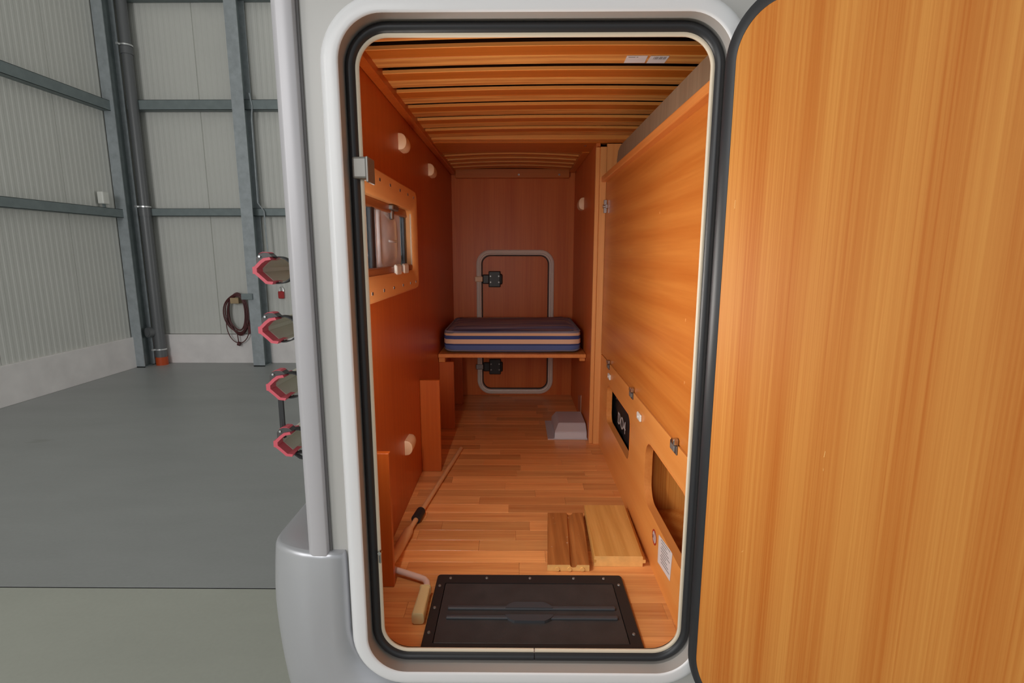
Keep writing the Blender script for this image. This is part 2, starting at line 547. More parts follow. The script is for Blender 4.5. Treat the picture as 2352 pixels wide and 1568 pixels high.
def panel_wall(name, label, place, count, height):
    # backing sheet, then one panel object per panel sharing one mesh
    root = thing(name, label, 'wall', (0, 0, 0))
    root['kind'] = 'structure'
    bm = ribbed_panel(1.0, height)
    bmesh.ops.recalc_face_normals(bm, faces=bm.faces)
    me = bpy.data.meshes.new('panel'); bm.to_mesh(me); bm.free()
    me.materials.append(M['panel'])
    for i in range(count):
        p = bpy.data.objects.new('panel', me)
        COL.objects.link(p)
        p.parent = root
        place(p, i)
    return root


def place_back(p, i):   # facing -Y
    p.location = (HX0 - 0.02 + i, HY1, PZ); p.scale = (1, -1, 1)


def place_left(p, i):   # facing +X
    p.location = (HX0, HY1 - i, PZ); p.rotation_euler = (0, 0, -PI / 2)


panel_wall('wall_back', 'pale grey ribbed metal panel wall at the rear of the hall', place_back, 14, HZ - PZ)
panel_wall('wall_left', 'pale grey ribbed metal panel wall running beside the hall floor', place_left, 13, HZ - PZ)
b_ = B(); box(b_, HX0 - 0.06, HX1, HY1 - 0.035, HY1 + 0.1, 0, PZ - 0.006, 0.004, 1)
o = obj('baseboard_back', b_, M['plinth']); tag(o, 'whitewashed concrete plinth under the rear panel wall', 'plinth', kind='structure')
b_ = B(); box(b_, HX0 - 0.16, HX0 + 0.035, HY0, HY1 - 0.035, 0, PZ + 0.0, 0.004, 1)
o = obj('baseboard_left', b_, M['plinth']); tag(o, 'whitewashed concrete plinth under the side panel wall', 'plinth', kind='structure')
b_ = B(); box(b_, HX0 - 0.2, HX1 + 0.2, HY0, HY1 + 0.2, HZ, HZ + 0.12)
o = obj('ceiling', b_, M['roofing']); tag(o, 'light grey metal roof of the hall', 'ceiling', kind='structure')
b_ = B(); box(b_, HX1, HX1 + 0.12, HY0, HY1, 0, HZ)
o = obj('wall_right', b_, M['panel']); tag(o, 'pale panel wall on the far side of the hall', 'wall', kind='structure')


def ibeam(x0, x1, y0, depth, z1, label, plate=None):
    """steel column: flange faces the camera, web behind"""
    t = thing('steel_column', label, 'column', ((x0 + x1) / 2, y0 + depth / 2, 0), 'galvanised hall columns')
    w = 0.011
    bm = B(); box(bm, x0, x1, y0, y0 + w, 0, z1); obj('flange', bm, M['galv'], t)
    bm = B(); box(bm, x0, x1, y0 + depth - w, y0 + depth, 0, z1); obj('flange', bm, M['galv'], t)
    xm = (x0 + x1) / 2
    bm = B(); box(bm, xm - w / 2, xm + w / 2, y0 + w, y0 + depth - w, 0, z1); obj('web', bm, M['galv_dark'], t)
    bm = B(); box(bm, x0 - 0.0, x1 + 0.0, y0 - 0.0, y0 + depth, 0, 0.012); obj('base_plate', bm, M['galv_dark'], t)
    return t


ibeam(-4.885, -4.76, 5.50, 0.20, HZ, 'galvanised steel column in the corner of the hall beside the drainpipe')
c2 = ibeam(-3.40, -3.255, 5.58, 0.20, HZ, 'galvanised steel column against the rear wall beside the cable coil')
bm = B(); box(bm, -3.475, -3.335, 5.555, 5.578, 0.865, 0.94, 0.003, 1); obj('bracket', bm, M['galv_dark'], c2)['label'] = 'dark cross bracket'


def girt(name, label, p0, p1, z, h, axis, group):
    """cold-formed C rail fixed along the wall"""
    t = thing(name, label, 'rail', ((p0[0] + p1[0]) / 2, (p0[1] + p1[1]) / 2, z), group)
    d, w = 0.10, 0.004
    segs = [(0, d, 0, w), (0, d, h - w, h), (d - w, d, 0, h), ]
    bm = B()
    for a0, a1, c0, c1 in segs:
        if axis == 'X':
            box(bm, p0[0], p1[0], p0[1] - a1, p0[1] - a0, z + c0, z + c1)
        else:
            box(bm, p0[0] + a0, p0[0] + a1, p0[1], p1[1], z + c0, z + c1)
    obj('channel', bm, M['galv_dark'], t)
    return t


G1 = 'wall rails along the hall walls'
girt('wall_rail', 'lower steel rail on the rear wall at mid height', (-4.75, 5.81), (3.0, 5.81), 1.905, 0.092, 'X', G1)
girt('wall_rail', 'upper steel rail on the rear wall above the coil', (-4.75, 5.81), (3.0, 5.81), 3.165, 0.115, 'X', G1)
girt('wall_rail', 'topmost steel rail on the rear wall near the roof', (-4.75, 5.81), (3.0, 5.81), 4.40, 0.14, 'X', G1)
girt('wall_rail', 'lower steel rail on the side wall under the white sensor', (-4.9, -6.0), (-4.9, 5.55), 1.87, 0.10, 'Y', G1)
girt('wall_rail', 'upper steel rail sloping across the side wall panels', (-4.9, -6.0), (-4.9, 5.55), 3.10, 0.115, 'Y', G1)

# drainpipe
t = thing('drainpipe', 'dark grey drainpipe with orange foot in the hall corner', 'pipe', (-4.655, 5.68, 0))
bm = B(); cyl(bm, (-4.655, 5.68, 0.10), (-4.655, 5.68, 1.99), 0.062, n=24); obj('pipe', bm, M['pipe'], t, smooth=True)
bm = B(); cyl(bm, (-4.655, 5.68, 1.985), (-4.655, 5.68, HZ), 0.056, n=24); obj('pipe', bm, M['pipe'], t, smooth=True)
for z0, z1, r in ((1.90, 2.0, 0.068), (3.78, 3.86, 0.064)):
    bm = B(); cyl(bm, (-4.655, 5.68, z0), (-4.655, 5.68, z1), r, n=24); obj('socket', bm, M['pipe'], t, smooth=True)
bm = B(); cyl(bm, (-4.655, 5.68, 0), (-4.655, 5.68, 0.105), 0.07, n=24); obj('pipe_foot', bm, M['orange_pl'], t, smooth=True)['label'] = 'orange foot socket'
bm = B(); cyl(bm, (-4.705, 5.66, 0.44), (-4.735, 5.575, 0.44), 0.062, n=20); cyl(bm, (-4.735, 5.578, 0.44), (-4.738, 5.568, 0.44), 0.048, n=20)
obj('inspection_cap', bm, M['pipe'], t, smooth=True)
for z in (2.005, 3.87, 0.20):
    bm = B(); cyl(bm, (-4.655, 5.68, z), (-4.655, 5.68, z + 0.016), 0.071, n=24)
    box(bm, -4.72, -4.69, 5.595, 5.625, z - 0.004, z + 0.02)
    obj('clamp', bm, M['clampm'], t)

# white sensor on the lower side rail
t = thing('wall_sensor', 'small white sensor standing on the lower side rail', 'sensor', (-4.84, 5.26, 1.975))
bm = B(); box(bm, -4.87, -4.80, 5.21, 5.31, 2.01, 2.15, 0.012); obj('housing', bm, M['white_pl'], t)
bm = B(); box(bm, -4.845, -4.825, 5.245, 5.275, 1.966, 2.015); obj('stem', bm, M['galv_dark'], t)
# thin conduit down the second column
t = thing('cable_conduit', 'thin grey cable running down beside the rear column', 'cable', (-3.2, 5.75, 1.3))
bm = B(); tube(bm, [(-3.24, 5.70, 3.35), (-3.215, 5.70, 3.2), (-3.235, 5.70, 3.05), (-3.235, 5.69, 2.06), (-3.16, 5.68, 1.96), (-3.15, 5.68, 1.40)], 0.009, 8)
obj('cable', bm, M['galv'], t, smooth=True)

# coil of cable hung on a timber peg
t = thing('cable_coil', 'dark red cable coiled on a timber peg on the rear wall', 'cable', (-3.64, 5.74, 0.62))
rnd = random.Random(3)
bm = B()
for k in range(7):
    pts = []
    ph = rnd.uniform(-0.2, 0.2)
    rx = 0.135 + rnd.uniform(-0.03, 0.035); rz = 0.245 + rnd.uniform(-0.025, 0.03)
    dz = rnd.uniform(-0.02, 0.02)
    yy = 5.725 + 0.012 * (k % 4)
    for i in range(40):
        a = 2 * PI * i / 40
        pts.append((-3.64 + rx * math.sin(a) * (1 + 0.06 * math.sin(3 * a + ph)), yy + 0.005 * math.sin(2 * a + ph), 0.66 + dz + rz * math.cos(a) + 0.01 * math.sin(4 * a + ph)))
    tube(bm, pts, 0.0085, 7, closed=True)
obj('loop', bm, M['cable_red'], t, smooth=True)
bm = B()
pts = [(-3.64 + 0.15 * math.sin(a), 5.73, 0.52 + 0.24 * math.cos(a)) for a in [PI * 0.42 + PI * 1.16 * i / 24 for i in range(25)]]
tube(bm, pts, 0.006, 7)
cyl(bm, (-3.66, 5.73, 0.275), (-3.63, 5.73, 0.265), 0.028, n=10)
tube(bm, [(-3.66, 5.73, 0.45), (-3.655, 5.73, 0.36), (-3.65, 5.73, 0.29)], 0.006, 7)
obj('loose_end', bm, M['cable_red'], t, smooth=True)
bm = B(); box(bm, -3.70, -3.59, 5.70, 5.815, 0.80, 0.875, 0.004, 1); obj('peg', bm, M['tan'], t)
bm = B(); tube(bm, [(-3.50, 5.73, 0.62), (-3.47, 5.73, 0.45), (-3.45, 5.70, 0.43), (-3.44, 5.68, 0.45), (-3.435, 5.66, 0.46)], 0.008, 7)
box(bm, -3.465, -3.415, 5.63, 5.68, 0.42, 0.52, 0.006, 1); obj('plug', bm, M['cable_red'], t)

t = thing('red_tag', 'small red tag hanging on the rear wall panels', 'tag', (-3.07, 5.79, 0.93))
bm = B(); box(bm, -3.105, -3.035, 5.77, 5.81, 0.86, 0.955, 0.008, 1); obj('body', bm, M['red_paint'], t)
bm = B(); tube(bm, [(-3.085, 5.79, 0.95), (-3.085, 5.79, 1.0), (-3.06, 5.79, 1.015), (-3.04, 5.79, 0.99), (-3.04, 5.79, 0.95)], 0.006, 7); obj('loop', bm, M['clampm'], t, smooth=True)

# ------------------------------------------------------------------ motorhome body
OX0, OX1, OZ0, OZ1, OR = -0.282, 0.344, 0.608, 1.825, 0.052
VX1, VY1, VZ1 = 4.6, 2.33, 2.85


def opening(d, n=12):
    return rrect(OX0 - d, OX1 + d, OZ0 - d, OZ1 + d, OR + d, n)


van = thing('motorhome', 'white motorhome body with its side locker doorway open', 'vehicle', (0.0, 0.0, 0.0))
bm = B()
holed_plate(bm, opening(0.058), (-0.40, VX1, 0.53, VZ1), XZ, -0.005, 0.012)
obj('side_wall', bm, M['body'], van)
bm = B(); box(bm, VX1 - 0.03, VX1, 0.012, VY1, 0.5, VZ1); box(bm, -0.40, VX1, 0.0, VY1, VZ1, VZ1 + 0.05)
box(bm, -0.42, VX1, VY1 - 0.01, VY1 + 0.02, 0.53, VZ1)
obj('body_shell', bm, M['body'], van)
# rear wall skin with its window cut-out
WY0, WY1, WZ0, WZ1 = 0.30, 0.93, 1.384, 1.603
bm = B(); holed_plate(bm, rrect(WY0, WY1, WZ0, WZ1, 0.012, 4), (0.0, VY1, 0.5, VZ1), YZ, -0.42, -0.405)
obj('rear_wall', bm, M['body'], van)
# underside and sill skirt
bm = B(); box(bm, -0.42, VX1, 0.0, VY1, 0.49, 0.545); obj('floor_pan', bm, M['rubber_matt'], van)
bm = B(); box(bm, -0.2, VX1, -0.004, 0.02, 0.27, 0.527, 0.004, 1); obj('skirt', bm, M['bumper'], van)['label'] = 'silver side skirt'
# wheels keep the body on the ground
for wx in (1.35, 3.9):
    for wy in (0.28, 2.05):
        bm = B()
        cyl(bm, (wx, wy - 0.11, 0.33), (wx, wy + 0.11, 0.33), 0.33, n=32)
        obj('wheel', bm, M['rubber'], van, smooth=True)

# corner trim: curved profile swept upward
bm = B()
prof = [(-0.424, 0.04), (-0.4275, 0.0), (-0.4278, -0.0120), (-0.4268, -0.0145), (-0.4175, -0.0198), (-0.4155, -0.0205), (-0.391, -0.0212), (-0.3885, -0.0195), (-0.3865, -0.012), (-0.386, -0.004), (-0.40, 0.03)]
zs = [0.832, 0.836, 0.842, VZ1]
loops = []
for k, z in enumerate(zs):
    s_ = (0.0, 0.006, 0.0, 0.0)[k]
    loops.append([(p[0], p[1] + (0.006 if k == 0 else 0.0), z) for p in prof])
vs = loop_strip(bm, loops)
bm.faces.new(vs[0]); bm.faces.new(vs[-1][::-1])
obj('corner_trim', bm, M['trim'], van, smooth=True)
bm = B(); box(bm, -0.3866, -0.3815, -0.0095, -0.004, 0.835, VZ1); obj('trim_gap', bm, M['trimgap'], van)

# doorway frame (painted aluminium), groove, seal, cream edge
prof = [(0.066, -0.0045), (0.0645, -0.012), (0.060, -0.027), (0.056, -0.033), (0.051, -0.0365), (0.045, -0.038), (0.0305, -0.0385), (0.0275, -0.0375), (0.0262, -0.0355)]
bm = B()
loop_strip(bm, [[(p[0], y, p[1]) for p in opening(d, 14)] for d, y in prof])
bm.normal_update()
obj('doorway_frame', bm, M['frame'], van, smooth=True)
bm = B()
loop_strip(bm, [[(p[0], y, p[1]) for p in opening(d, 14)] for d, y in ((0.0262, -0.0355), (0.0258, 0.0085), (0.018, 0.0095), (0.018, 0.02))])
obj('frame_reveal', bm, M['reveal'], van, smooth=True)['label'] = 'grey aluminium reveal inside the frame'


def open_sweep(bm, prof, gap_x=0.038, n=14, gap=0.002):
    """like a closed sweep but cut once on the bottom run"""
    loops = []
    for d, y in prof:
        l = opening(d, n)
        z = OZ0 - d
        # l begins at bottom right corner start, ends at bottom left corner end
        l = [(gap_x + gap, z), ] + l + [(gap_x, z)]
        loops.append([(p[0], y, p[1]) for p in l])
    vs = loop_strip(bm, loops, closed=False)
    return vs


bm = B()
pr = []
for i in range(11):
    a = PI * i / 10
    pr.append((0.0162 - 0.0100 * math.cos(a), 0.004 - 0.0135 * math.sin(a)))
open_sweep(bm, pr + [(0.0262, 0.012), (0.0062, 0.012)])
obj('door_seal', bm, M['rubber'], van, smooth=True)['label'] = 'black rubber tube seal'
bm = B()
open_sweep(bm, [(0.0085, 0.010), (0.0078, -0.001), (0.005, -0.002), (0.002, -0.001), (0.0005, 0.001), (0.001, 0.004), (0.006, 0.010)])
obj('seal_lip', bm, M['cream'], van, smooth=True)['label'] = 'cream inner lip of the seal'
# housing for the added, unseen fill lamp on the doorway wall
bm = B(); prism(bm, [(-0.345, 0.031), (-0.312, 0.031), (-0.309, 0.036), (-0.3205, 0.048), (-0.328, 0.052), (-0.345, 0.045)], XY, 1.13, 1.59)
lampo = obj('fill_lamp_housing', bm, M['white_pl'], van)
# clip and catch on the seal
bm = B(); box(bm, -0.300, -0.272, -0.014, 0.020, 1.583, 1.622, 0.004, 2); box(bm, -0.2745, -0.270, -0.016, 0.03, 1.577, 1.622, 0.001, 1)
obj('striker_clip', bm, M['clip_st'], van)['label'] = 'steel clip over the seal'
bm = B(); box(bm, -0.286, -0.281, -0.009, -0.003, 0.812, 0.836, 0.002, 1); cyl(bm, (-0.2835, -0.010, 0.836), (-0.2835, -0.002, 0.836), 0.004, n=10)
obj('catch_pin', bm, M['chrome'], van)

# bumper: side piece plus rear corner, lofted from cross-sections
bm = B()
base = [(None, -0.020), (-0.385, -0.0225), (-0.400, -0.0225), (-0.420, -0.0205), (-0.440, -0.0165), (-0.460, -0.010), (-0.480, -0.001), (-0.497, 0.009), (-0.511, 0.021), (-0.520, 0.035), (-0.5245, 0.052), (-0.526, 0.075), (-0.526, 0.18), (-0.524, VY1)]


def right_edge(z):
    cx, cz, r = OX0 + OR, OZ0 + OR, OR + 0.069
    if z >= cz: return cx - r
    if z <= cz - r: return cx + 0.02
    return cx - math.sqrt(max(0, r * r - (z - cz) ** 2))


rows = [(0.842, -0.0125), (0.8412, -0.008), (0.8385, -0.0037), (0.834, -0.001), (0.829, 0.0), (0.79, 0.004), (0.74, 0.0075), (0.70, 0.009), (0.66, 0.008), (0.62, 0.006), (0.60, 0.0045), (0.58, 0.003), (0.56, 0.001), (0.55, 0.0), (0.545, -0.0005), (0.5425, -0.001), (0.50, -0.006), (0.44, -0.018), (0.36, -0.045), (0.30, -0.08)]
loops = []
for z, out in rows:
    L_ = []
    re = right_edge(z)
    top = max(0.0, (z - 0.82) / 0.022)
    re -= 0.004 * top ** 2
    n = len(base)
    for i, (x, y) in enumerate(base):
        if x is None:
            L_.append((re, -0.006 if True else y, z)); L_.append((re - 0.002, y, z)); continue
        xx = x
        if i <= 2:   # spread the flat run between boundary and corner
            xx = min(x, re - 0.006)
        ang = min(1.0, max(0.0, (-x - 0.40) / 0.12))
        nx, ny = -math.sin(ang * PI / 2), -math.cos(ang * PI / 2)
        sc = out if (ang > 0 or out > -0.013) else out * 0.25
        if z < 0.55 and ang == 0: sc = 0
        L_.append((xx + nx * sc, y + ny * sc * (1 if ang > 0 or z > 0.8 else 0.3), z))
    loops.append(L_)
vs = loop_strip(bm, loops, closed=False)
# flat top running back to the rear wall
top = vs[0]
inner = [bm.verts.new((max(v.co.x, -0.40) if v.co.y < 0.0 else -0.40, max(v.co.y, 0.0), 0.842)) for v in top]
for i in range(len(top) - 1):
    try: bm.faces.new((top[i], top[i + 1], inner[i + 1], inner[i]))
    except ValueError: pass
bmesh.ops.remove_doubles(bm, verts=bm.verts, dist=1e-5)
obj('bumper', bm, M['bumper'], van, smooth='all')['label'] = 'silver grey rear bumper corner'

# locker door, hinged on the right of the doorway and swung open
BD = math.radians(59)
HXD, HYD = 0.357, -0.040
du = Vector((math.cos(BD), -math.sin(BD), 0))           # along the door, away from the hinge
dn = Vector((-math.sin(BD), -math.cos(BD), 0))           # inner face normal (towards the camera)
DP = lambda s, z, t: tuple(Vector((HXD, HYD, 0)) + du * s + dn * t + Vector((0, 0, z)))
DW, DZ0, DZ1 = 0.715, 0.553, 1.853
bm = B()
lo = rrect(0.0, DW, DZ0, DZ1, 0.088, 14)
prism(bm, rrect(-0.004, DW + 0.004, DZ0 - 0.004, DZ1 + 0.004, 0.092, 14), DP, -0.034, -0.012)
sd = obj('locker_door', bm, M['frame'], van); sd['label'] = 'open locker door with wood-faced inside'
bm = B()
prf = [(-0.002, -0.014), (-0.0035, -0.004), (-0.001, 0.002), (0.004, 0.0035), (0.014, 0.0025), (0.0185, 0.0005), (0.0195, -0.012)]
loops = []
for d, tt in prf:
    loops.append([DP(p[0], p[1], tt) for p in rrect(d, DW - d, DZ0 + d, DZ1 - d, max(0.01, 0.088 - d), 14)])
loop_strip(bm, loops)
obj('door_gasket', bm, M['rubber'], sd, smooth=True)
bm = B()
prism(bm, rrect(0.0185, DW - 0.0185, DZ0 + 0.0185, DZ1 - 0.0185, 0.07, 14), DP, -0.012, 0.0)
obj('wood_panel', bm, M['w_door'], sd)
# scratches on the door panel
for s0, z0, ds, dz, w in ((0.035, 1.525, 0.0006, 0.014, 0.0008), (0.225, 1.14, 0.001, 0.010, 0.0008), (0.226, 1.118, 0.0, 0.004, 0.0006), (0.10, 0.915, 0.003, 0.004, 0.0008), (0.098, 0.63, 0.012, -0.014, 0.0008)):
    bm = B(); prism(bm, [(s0, z0), (s0 + w, z0), (s0 + ds + w, z0 + dz), (s0 + ds, z0 + dz)], DP, 0.0001, 0.0003)
    obj('scratch', bm, M['w_end'], sd)
for z in (0.80, 1.22, 1.64):
    bm = B(); cyl(bm, DP(-0.004, z - 0.03, -0.03), DP(-0.004, z + 0.03, -0.03), 0.007, n=12)
    obj('hinge', bm, M['frame'], sd, smooth=True)

# ------------------------------------------------------------------ bike rack folded up behind the rear wall
rack = thing('bike_rack', 'folded bike rack with red rail ends behind the motorhome rear', 'bike rack', (-0.55, 0.25, 0.9))
for (x0, zc, Y0) in ((-0.628, 1.408, 0.25), (-0.626, 1.264, 0.25), (-0.618, 1.121, 0.25), (-0.611, 0.974, 0.25)):
    # rail profile opens towards the vehicle
    def P_(a, b, t): return (x0 + a * 0.86, t, zc + b * 0.80)
    cprof = [(0.004, -0.008), (0.0, -0.004), (0.0, 0.008), (0.006, 0.012), (0.022, 0.028), (0.030, 0.034), (0.050, 0.038)]
    outer = [(0.052, -0.040), (0.034, -0.038), (0.020, -0.024), (0.005, -0.010), (0.000, -0.009), (0.000, 0.010), (0.005, 0.011), (0.020, 0.026), (0.032, 0.035), (0.050, 0.038)]
    inner = [(0.052, -0.0375), (0.036, -0.0355), (0.024, -0.022), (0.0105, -0.007), (0.0085, -0.006), (0.0085, 0.007), (0.0105, 0.0085), (0.0235, 0.0235), (0.034, 0.032), (0.050, 0.0355)]
    bm = B()
    ring = outer + inner[::-1]
    prism(bm, [(0.004 + p[0], p[1] * 0.92) for p in ring], P_, Y0 + 0.03, 1.95)
    rail = obj('wheel_rail', bm, M['railalu'], rack)
    bm = B()
    ring2 = [(p[0] - 0.002, p[1] * 1.04) for p in outer] + [(p[0] + 0.0015, p[1] * 0.9) for p in inner[::-1]]
    prism(bm, ring2, P_, Y0, Y0 + 0.055)
    obj('end_cap', bm, M['railred'], rail)
    # ratchet buckle on top
    bm = B()
    prism(bm, [(0.008, 0.016), (0.008, 0.036), (0.016, 0.048), (0.030, 0.053), (0.044, 0.051), (0.054, 0.041), (0.040, 0.039), (0.028, 0.034), (0.018, 0.026)], P_, Y0 + 0.004, Y0 + 0.030)
    obj('buckle', bm, M['buckle'], rail)
    bm = B()
    prism(bm, [(0.016, 0.0485), (0.028, 0.0545), (0.040, 0.0540), (0.046, 0.0505), (0.040, 0.0525), (0.029, 0.0530)], P_, Y0 + 0.002, Y0 + 0.03)
    obj('buckle_lever', bm, M['railred'], rail)
    bm = B(); cyl(bm, P_(0.019, 0.041, Y0 + 0.0005), P_(0.019, 0.041, Y0 + 0.006), 0.0026, n=10)
    obj('rivet', bm, M['clampm'], rail)
    # strap loop
    bm = B()
    pts = []
    for i in range(19):
        a = math.radians(118) - math.radians(236) * i / 18
        pts.append((0.058 + 0.044 * math.cos(a), 0.0 + 0.0415 * math.sin(a)))
    prism(bm, pts + [(0.058 + 0.0405 * math.cos(a_), 0.0382 * math.sin(a_)) for a_ in [math.radians(-118) + math.radians(236) * i / 18 for i in range(19)]], P_, Y0 + 0.018, Y0 + 0.040)
    obj('strap', bm, M['strap'], rail)
# loose strap tails
bm = B(); tube(bm, [(-0.596, 0.27, 1.085), (-0.594, 0.27, 1.04), (-0.595, 0.268, 1.0), (-0.590, 0.268, 0.985)], 0.004, 6)
box(bm, -0.601, -0.588, 0.266, 0.272, 0.99, 1.085, 0.001, 1)
obj('strap_tail', bm, M['strap'], rack)
bm = B(); tube(bm, [(-0.575, 0.28, 0.94), (-0.56, 0.28, 0.928), (-0.535, 0.28, 0.922), (-0.50, 0.28, 0.925)], 0.005, 6)
obj('strap_tail', bm, M['strap'], rack)
for y in (0.85, 1.55):
    bm = B()
    cyl(bm, (-0.535, y, 0.90), (-0.535, y, 1.50), 0.014, n=12)
    for z in (0.96, 1.44):
        cyl(bm, (-0.54, y, z), (-0.4215, y, z), 0.012, n=10)
    obj('rack_upright', bm, M['alu'], rack, smooth=True)

# ------------------------------------------------------------------ interior shell (setting)
XL, XR, YB, ZF = -0.385, 0.384, 2.18, 0.57
ZC = 1.985
bm = B(); holed_plate(bm, rrect(WY0, WY1, WZ0, WZ1, 0.012, 4), (0.03, YB + 0.03, 0.545, ZC), YZ, -0.402, XL)
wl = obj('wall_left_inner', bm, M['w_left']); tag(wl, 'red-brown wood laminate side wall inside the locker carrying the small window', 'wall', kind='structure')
bm = B(); holed_plate(bm, rrect(-0.214, 0.195, 0.608, 1.437, 0.055, 8), (XL, 0.8, 0.545, ZC), XZ, YB, YB + 0.03)
wb = obj('wall_back_inner', bm, M['w_back']); tag(wb, 'brown wood laminate end wall around the small hatch door', 'wall', kind='structure')
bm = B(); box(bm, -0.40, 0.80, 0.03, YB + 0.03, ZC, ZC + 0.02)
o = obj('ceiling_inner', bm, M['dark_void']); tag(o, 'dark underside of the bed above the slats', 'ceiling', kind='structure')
bm = B(); box(bm, 0.34, 0.358, 1.35, YB, ZF, ZC)
wr = obj('wall_right_inner', bm, M['w_back']); tag(wr, 'dark wood laminate side wall at the deep end of the locker', 'wall', kind='structure')
for k, (y, z0, z1) in enumerate(((1.66, 0.585, 0.71), (1.70, 0.60, 0.70), (1.74, 0.60, 0.69), (1.78, 0.60, 0.68))):
    bm = B(); box(bm, 0.3392, 0.3405, y, y + (0.010 if k == 0 else 0.005), z0, z1)
    obj('vent_slot', bm, M['cream'] if k == 0 else M['steel_dk'], wr)
bm = B(); holed_plate(bm, opening(0.03), (-0.40, 0.80, 0.53, ZC), XZ, 0.0125, 0.03)
o = obj('wall_front_inner', bm, M['w_left']); tag(o, 'inner face of the doorway wall', 'wall', kind='structure')
bm = B(); box(bm, 0.78, 0.80, 0.03, YB, 0.545, ZC)
o = obj('wall_cabinet_inner', bm, M['w_back']); tag(o, 'wood wall behind the fitted cabinet', 'wall', kind='structure')

# floor of loose strips
flr = thing('floor_inner', 'wood strip floor of the locker', 'floor', (0, 0, ZF))
flr['kind'] = 'structure'
bm = B(); box(bm, XL, 0.78, 0.025, YB, 0.545, ZF - 0.006)
obj('subfloor', bm, M['w_floor'], flr)
rnd = random.Random(11)
ROW = 0.0585
y = 0.028
row = 0
while y < YB - 0.005:
    y1 = min(y + ROW, YB)
    x = XL - rnd.uniform(0, 0.35)
    while x < 0.40:
        ln = rnd.uniform(0.26, 0.46)
        x0, x1 = max(x, XL), min(x + ln, 0.40)
        if x1 - x0 > 0.015:
            bm = B(); box(bm, x0 + 0.0002, x1 - 0.0002, y + 0.0002, y1 - 0.0002, ZF - 0.006, ZF + rnd.uniform(-0.0002, 0.0001), 0.0004, 1)
            obj('plank', bm, M['w_floor'], flr)
        x += ln
    y = y1
    row += 1

# window in the side wall
win = thing('window_1', 'small service window with pale wood surround in the locker side wall', 'window', (XL, 0.6, 1.49))
win['kind'] = 'structure'
FY0, FY1, FZ0, FZ1 = 0.22, 1.0, 1.318, 1.672
bm = B()
outer_l = rrect(FY0, FY1, FZ0, FZ1, 0.03, 6)
inn = rrect(WY0 + 0.004, WY1 - 0.004, WZ0 + 0.004, WZ1 - 0.004, 0.03, 6)
def XF(l, x): return [(x, p[0], p[1]) for p in l]
mid = rrect(FY0 + 0.006, FY1 - 0.006, FZ0 + 0.006, FZ1 - 0.006, 0.026, 6)
mid2 = rrect(WY0 - 0.004, WY1 + 0.004, WZ0 - 0.004, WZ1 + 0.004, 0.034, 6)
loop_strip(bm, [XF(outer_l, XL), XF(outer_l, XL + 0.006), XF(mid, XL + 0.013), XF(mid2, XL + 0.013), XF(inn, XL + 0.006), XF(inn, -0.412)])
wf = obj('window_frame', bm, M['w_frame'], win, smooth=True)
for zz in (1.645, 1.345):
    for yy in (0.34, 0.46, 0.58, 0.71, 0.83, 0.93):
        bm = B(); box(bm, XL + 0.0128, XL + 0.0136, yy, yy + 0.014, zz - 0.004, zz + 0.004)
        obj('screw_slot', bm, M['steel_dk'], wf)
bm = B(); box(bm, XL + 0.0, XL + 0.004, WY1 - 0.010, WY1 - 0.002, WZ0 + 0.01, WZ1 - 0.01, 0.001, 1); obj('edge_trim', bm, M['cream'], wf)
bm = B(); box(bm, -0.417, -0.414, WY0, WY1, WZ0, WZ1); obj('pane', bm, M['glass'], win)
bm = B(); box(bm, -0.412, -0.398, 0.462, 0.497, WZ0, WZ1, 0.003, 1); obj('window_bar', bm, M['rubber'], win)
bm = B(); box(bm, -0.414, -0.400, WY1 - 0.035, WY1 - 0.006, WZ0, WZ1, 0.002, 1); obj('window_bar', bm, M['rubber'], win)
bm = B(); box(bm, -0.414, -0.396, WY0, WY1, WZ1 - 0.03, WZ1 - 0.003, 0.004); obj('blind_cassette', bm, M['blind'], win)
bm = B(); box(bm, -0.410, -0.380, WY0 + 0.004, WY1 - 0.004, WZ0 + 0.003, WZ0 + 0.024, 0.005); obj('blind_cassette', bm, M['blind'], win)
for yy in (0.635, 0.745):
    bm = B(); box(bm, -0.384, -0.372, yy, yy + 0.075, WZ0 - 0.006, WZ0 + 0.030, 0.008, 3); obj('clip', bm, M['white_pl'], win)
bm = B(); box(bm, -0.400, -0.383, 0.66, 0.74, WZ1 - 0.022, WZ1 - 0.006, 0.003, 1); box(bm, -0.402, -0.392, 0.69, 0.71, WZ1 - 0.05, WZ1 - 0.02, 0.003, 1); obj('catch', bm, M['steel_dk'], win)
# moulded inner pane with a raised rim
bm = B()
lo = [(0.545, 0.845, 1.395, 1.590, 0.02, -0.411), (0.55, 0.84, 1.40, 1.585, 0.03, -0.403), (0.565, 0.825, 1.408, 1.578, 0.03, -0.401), (0.58, 0.81, 1.416, 1.57, 0.035, -0.408), (0.61, 0.78, 1.43, 1.555, 0.045, -0.402), (0.66, 0.73, 1.46, 1.53, 0.03, -0.3985)]
vs = loop_strip(bm, [[(L_[5], p[0], p[1]) for p in rrect(*L_[:5], 6)] for L_ in lo])
bm.faces.new(vs[-1])
box(bm, -0.404, -0.3965, 0.655, 0.76, 1.482, 1.490, 0.002, 1)
obj('moulded_pane', bm, M['acrylic'], win, smooth='all')['label'] = 'shiny moulded clear pane'

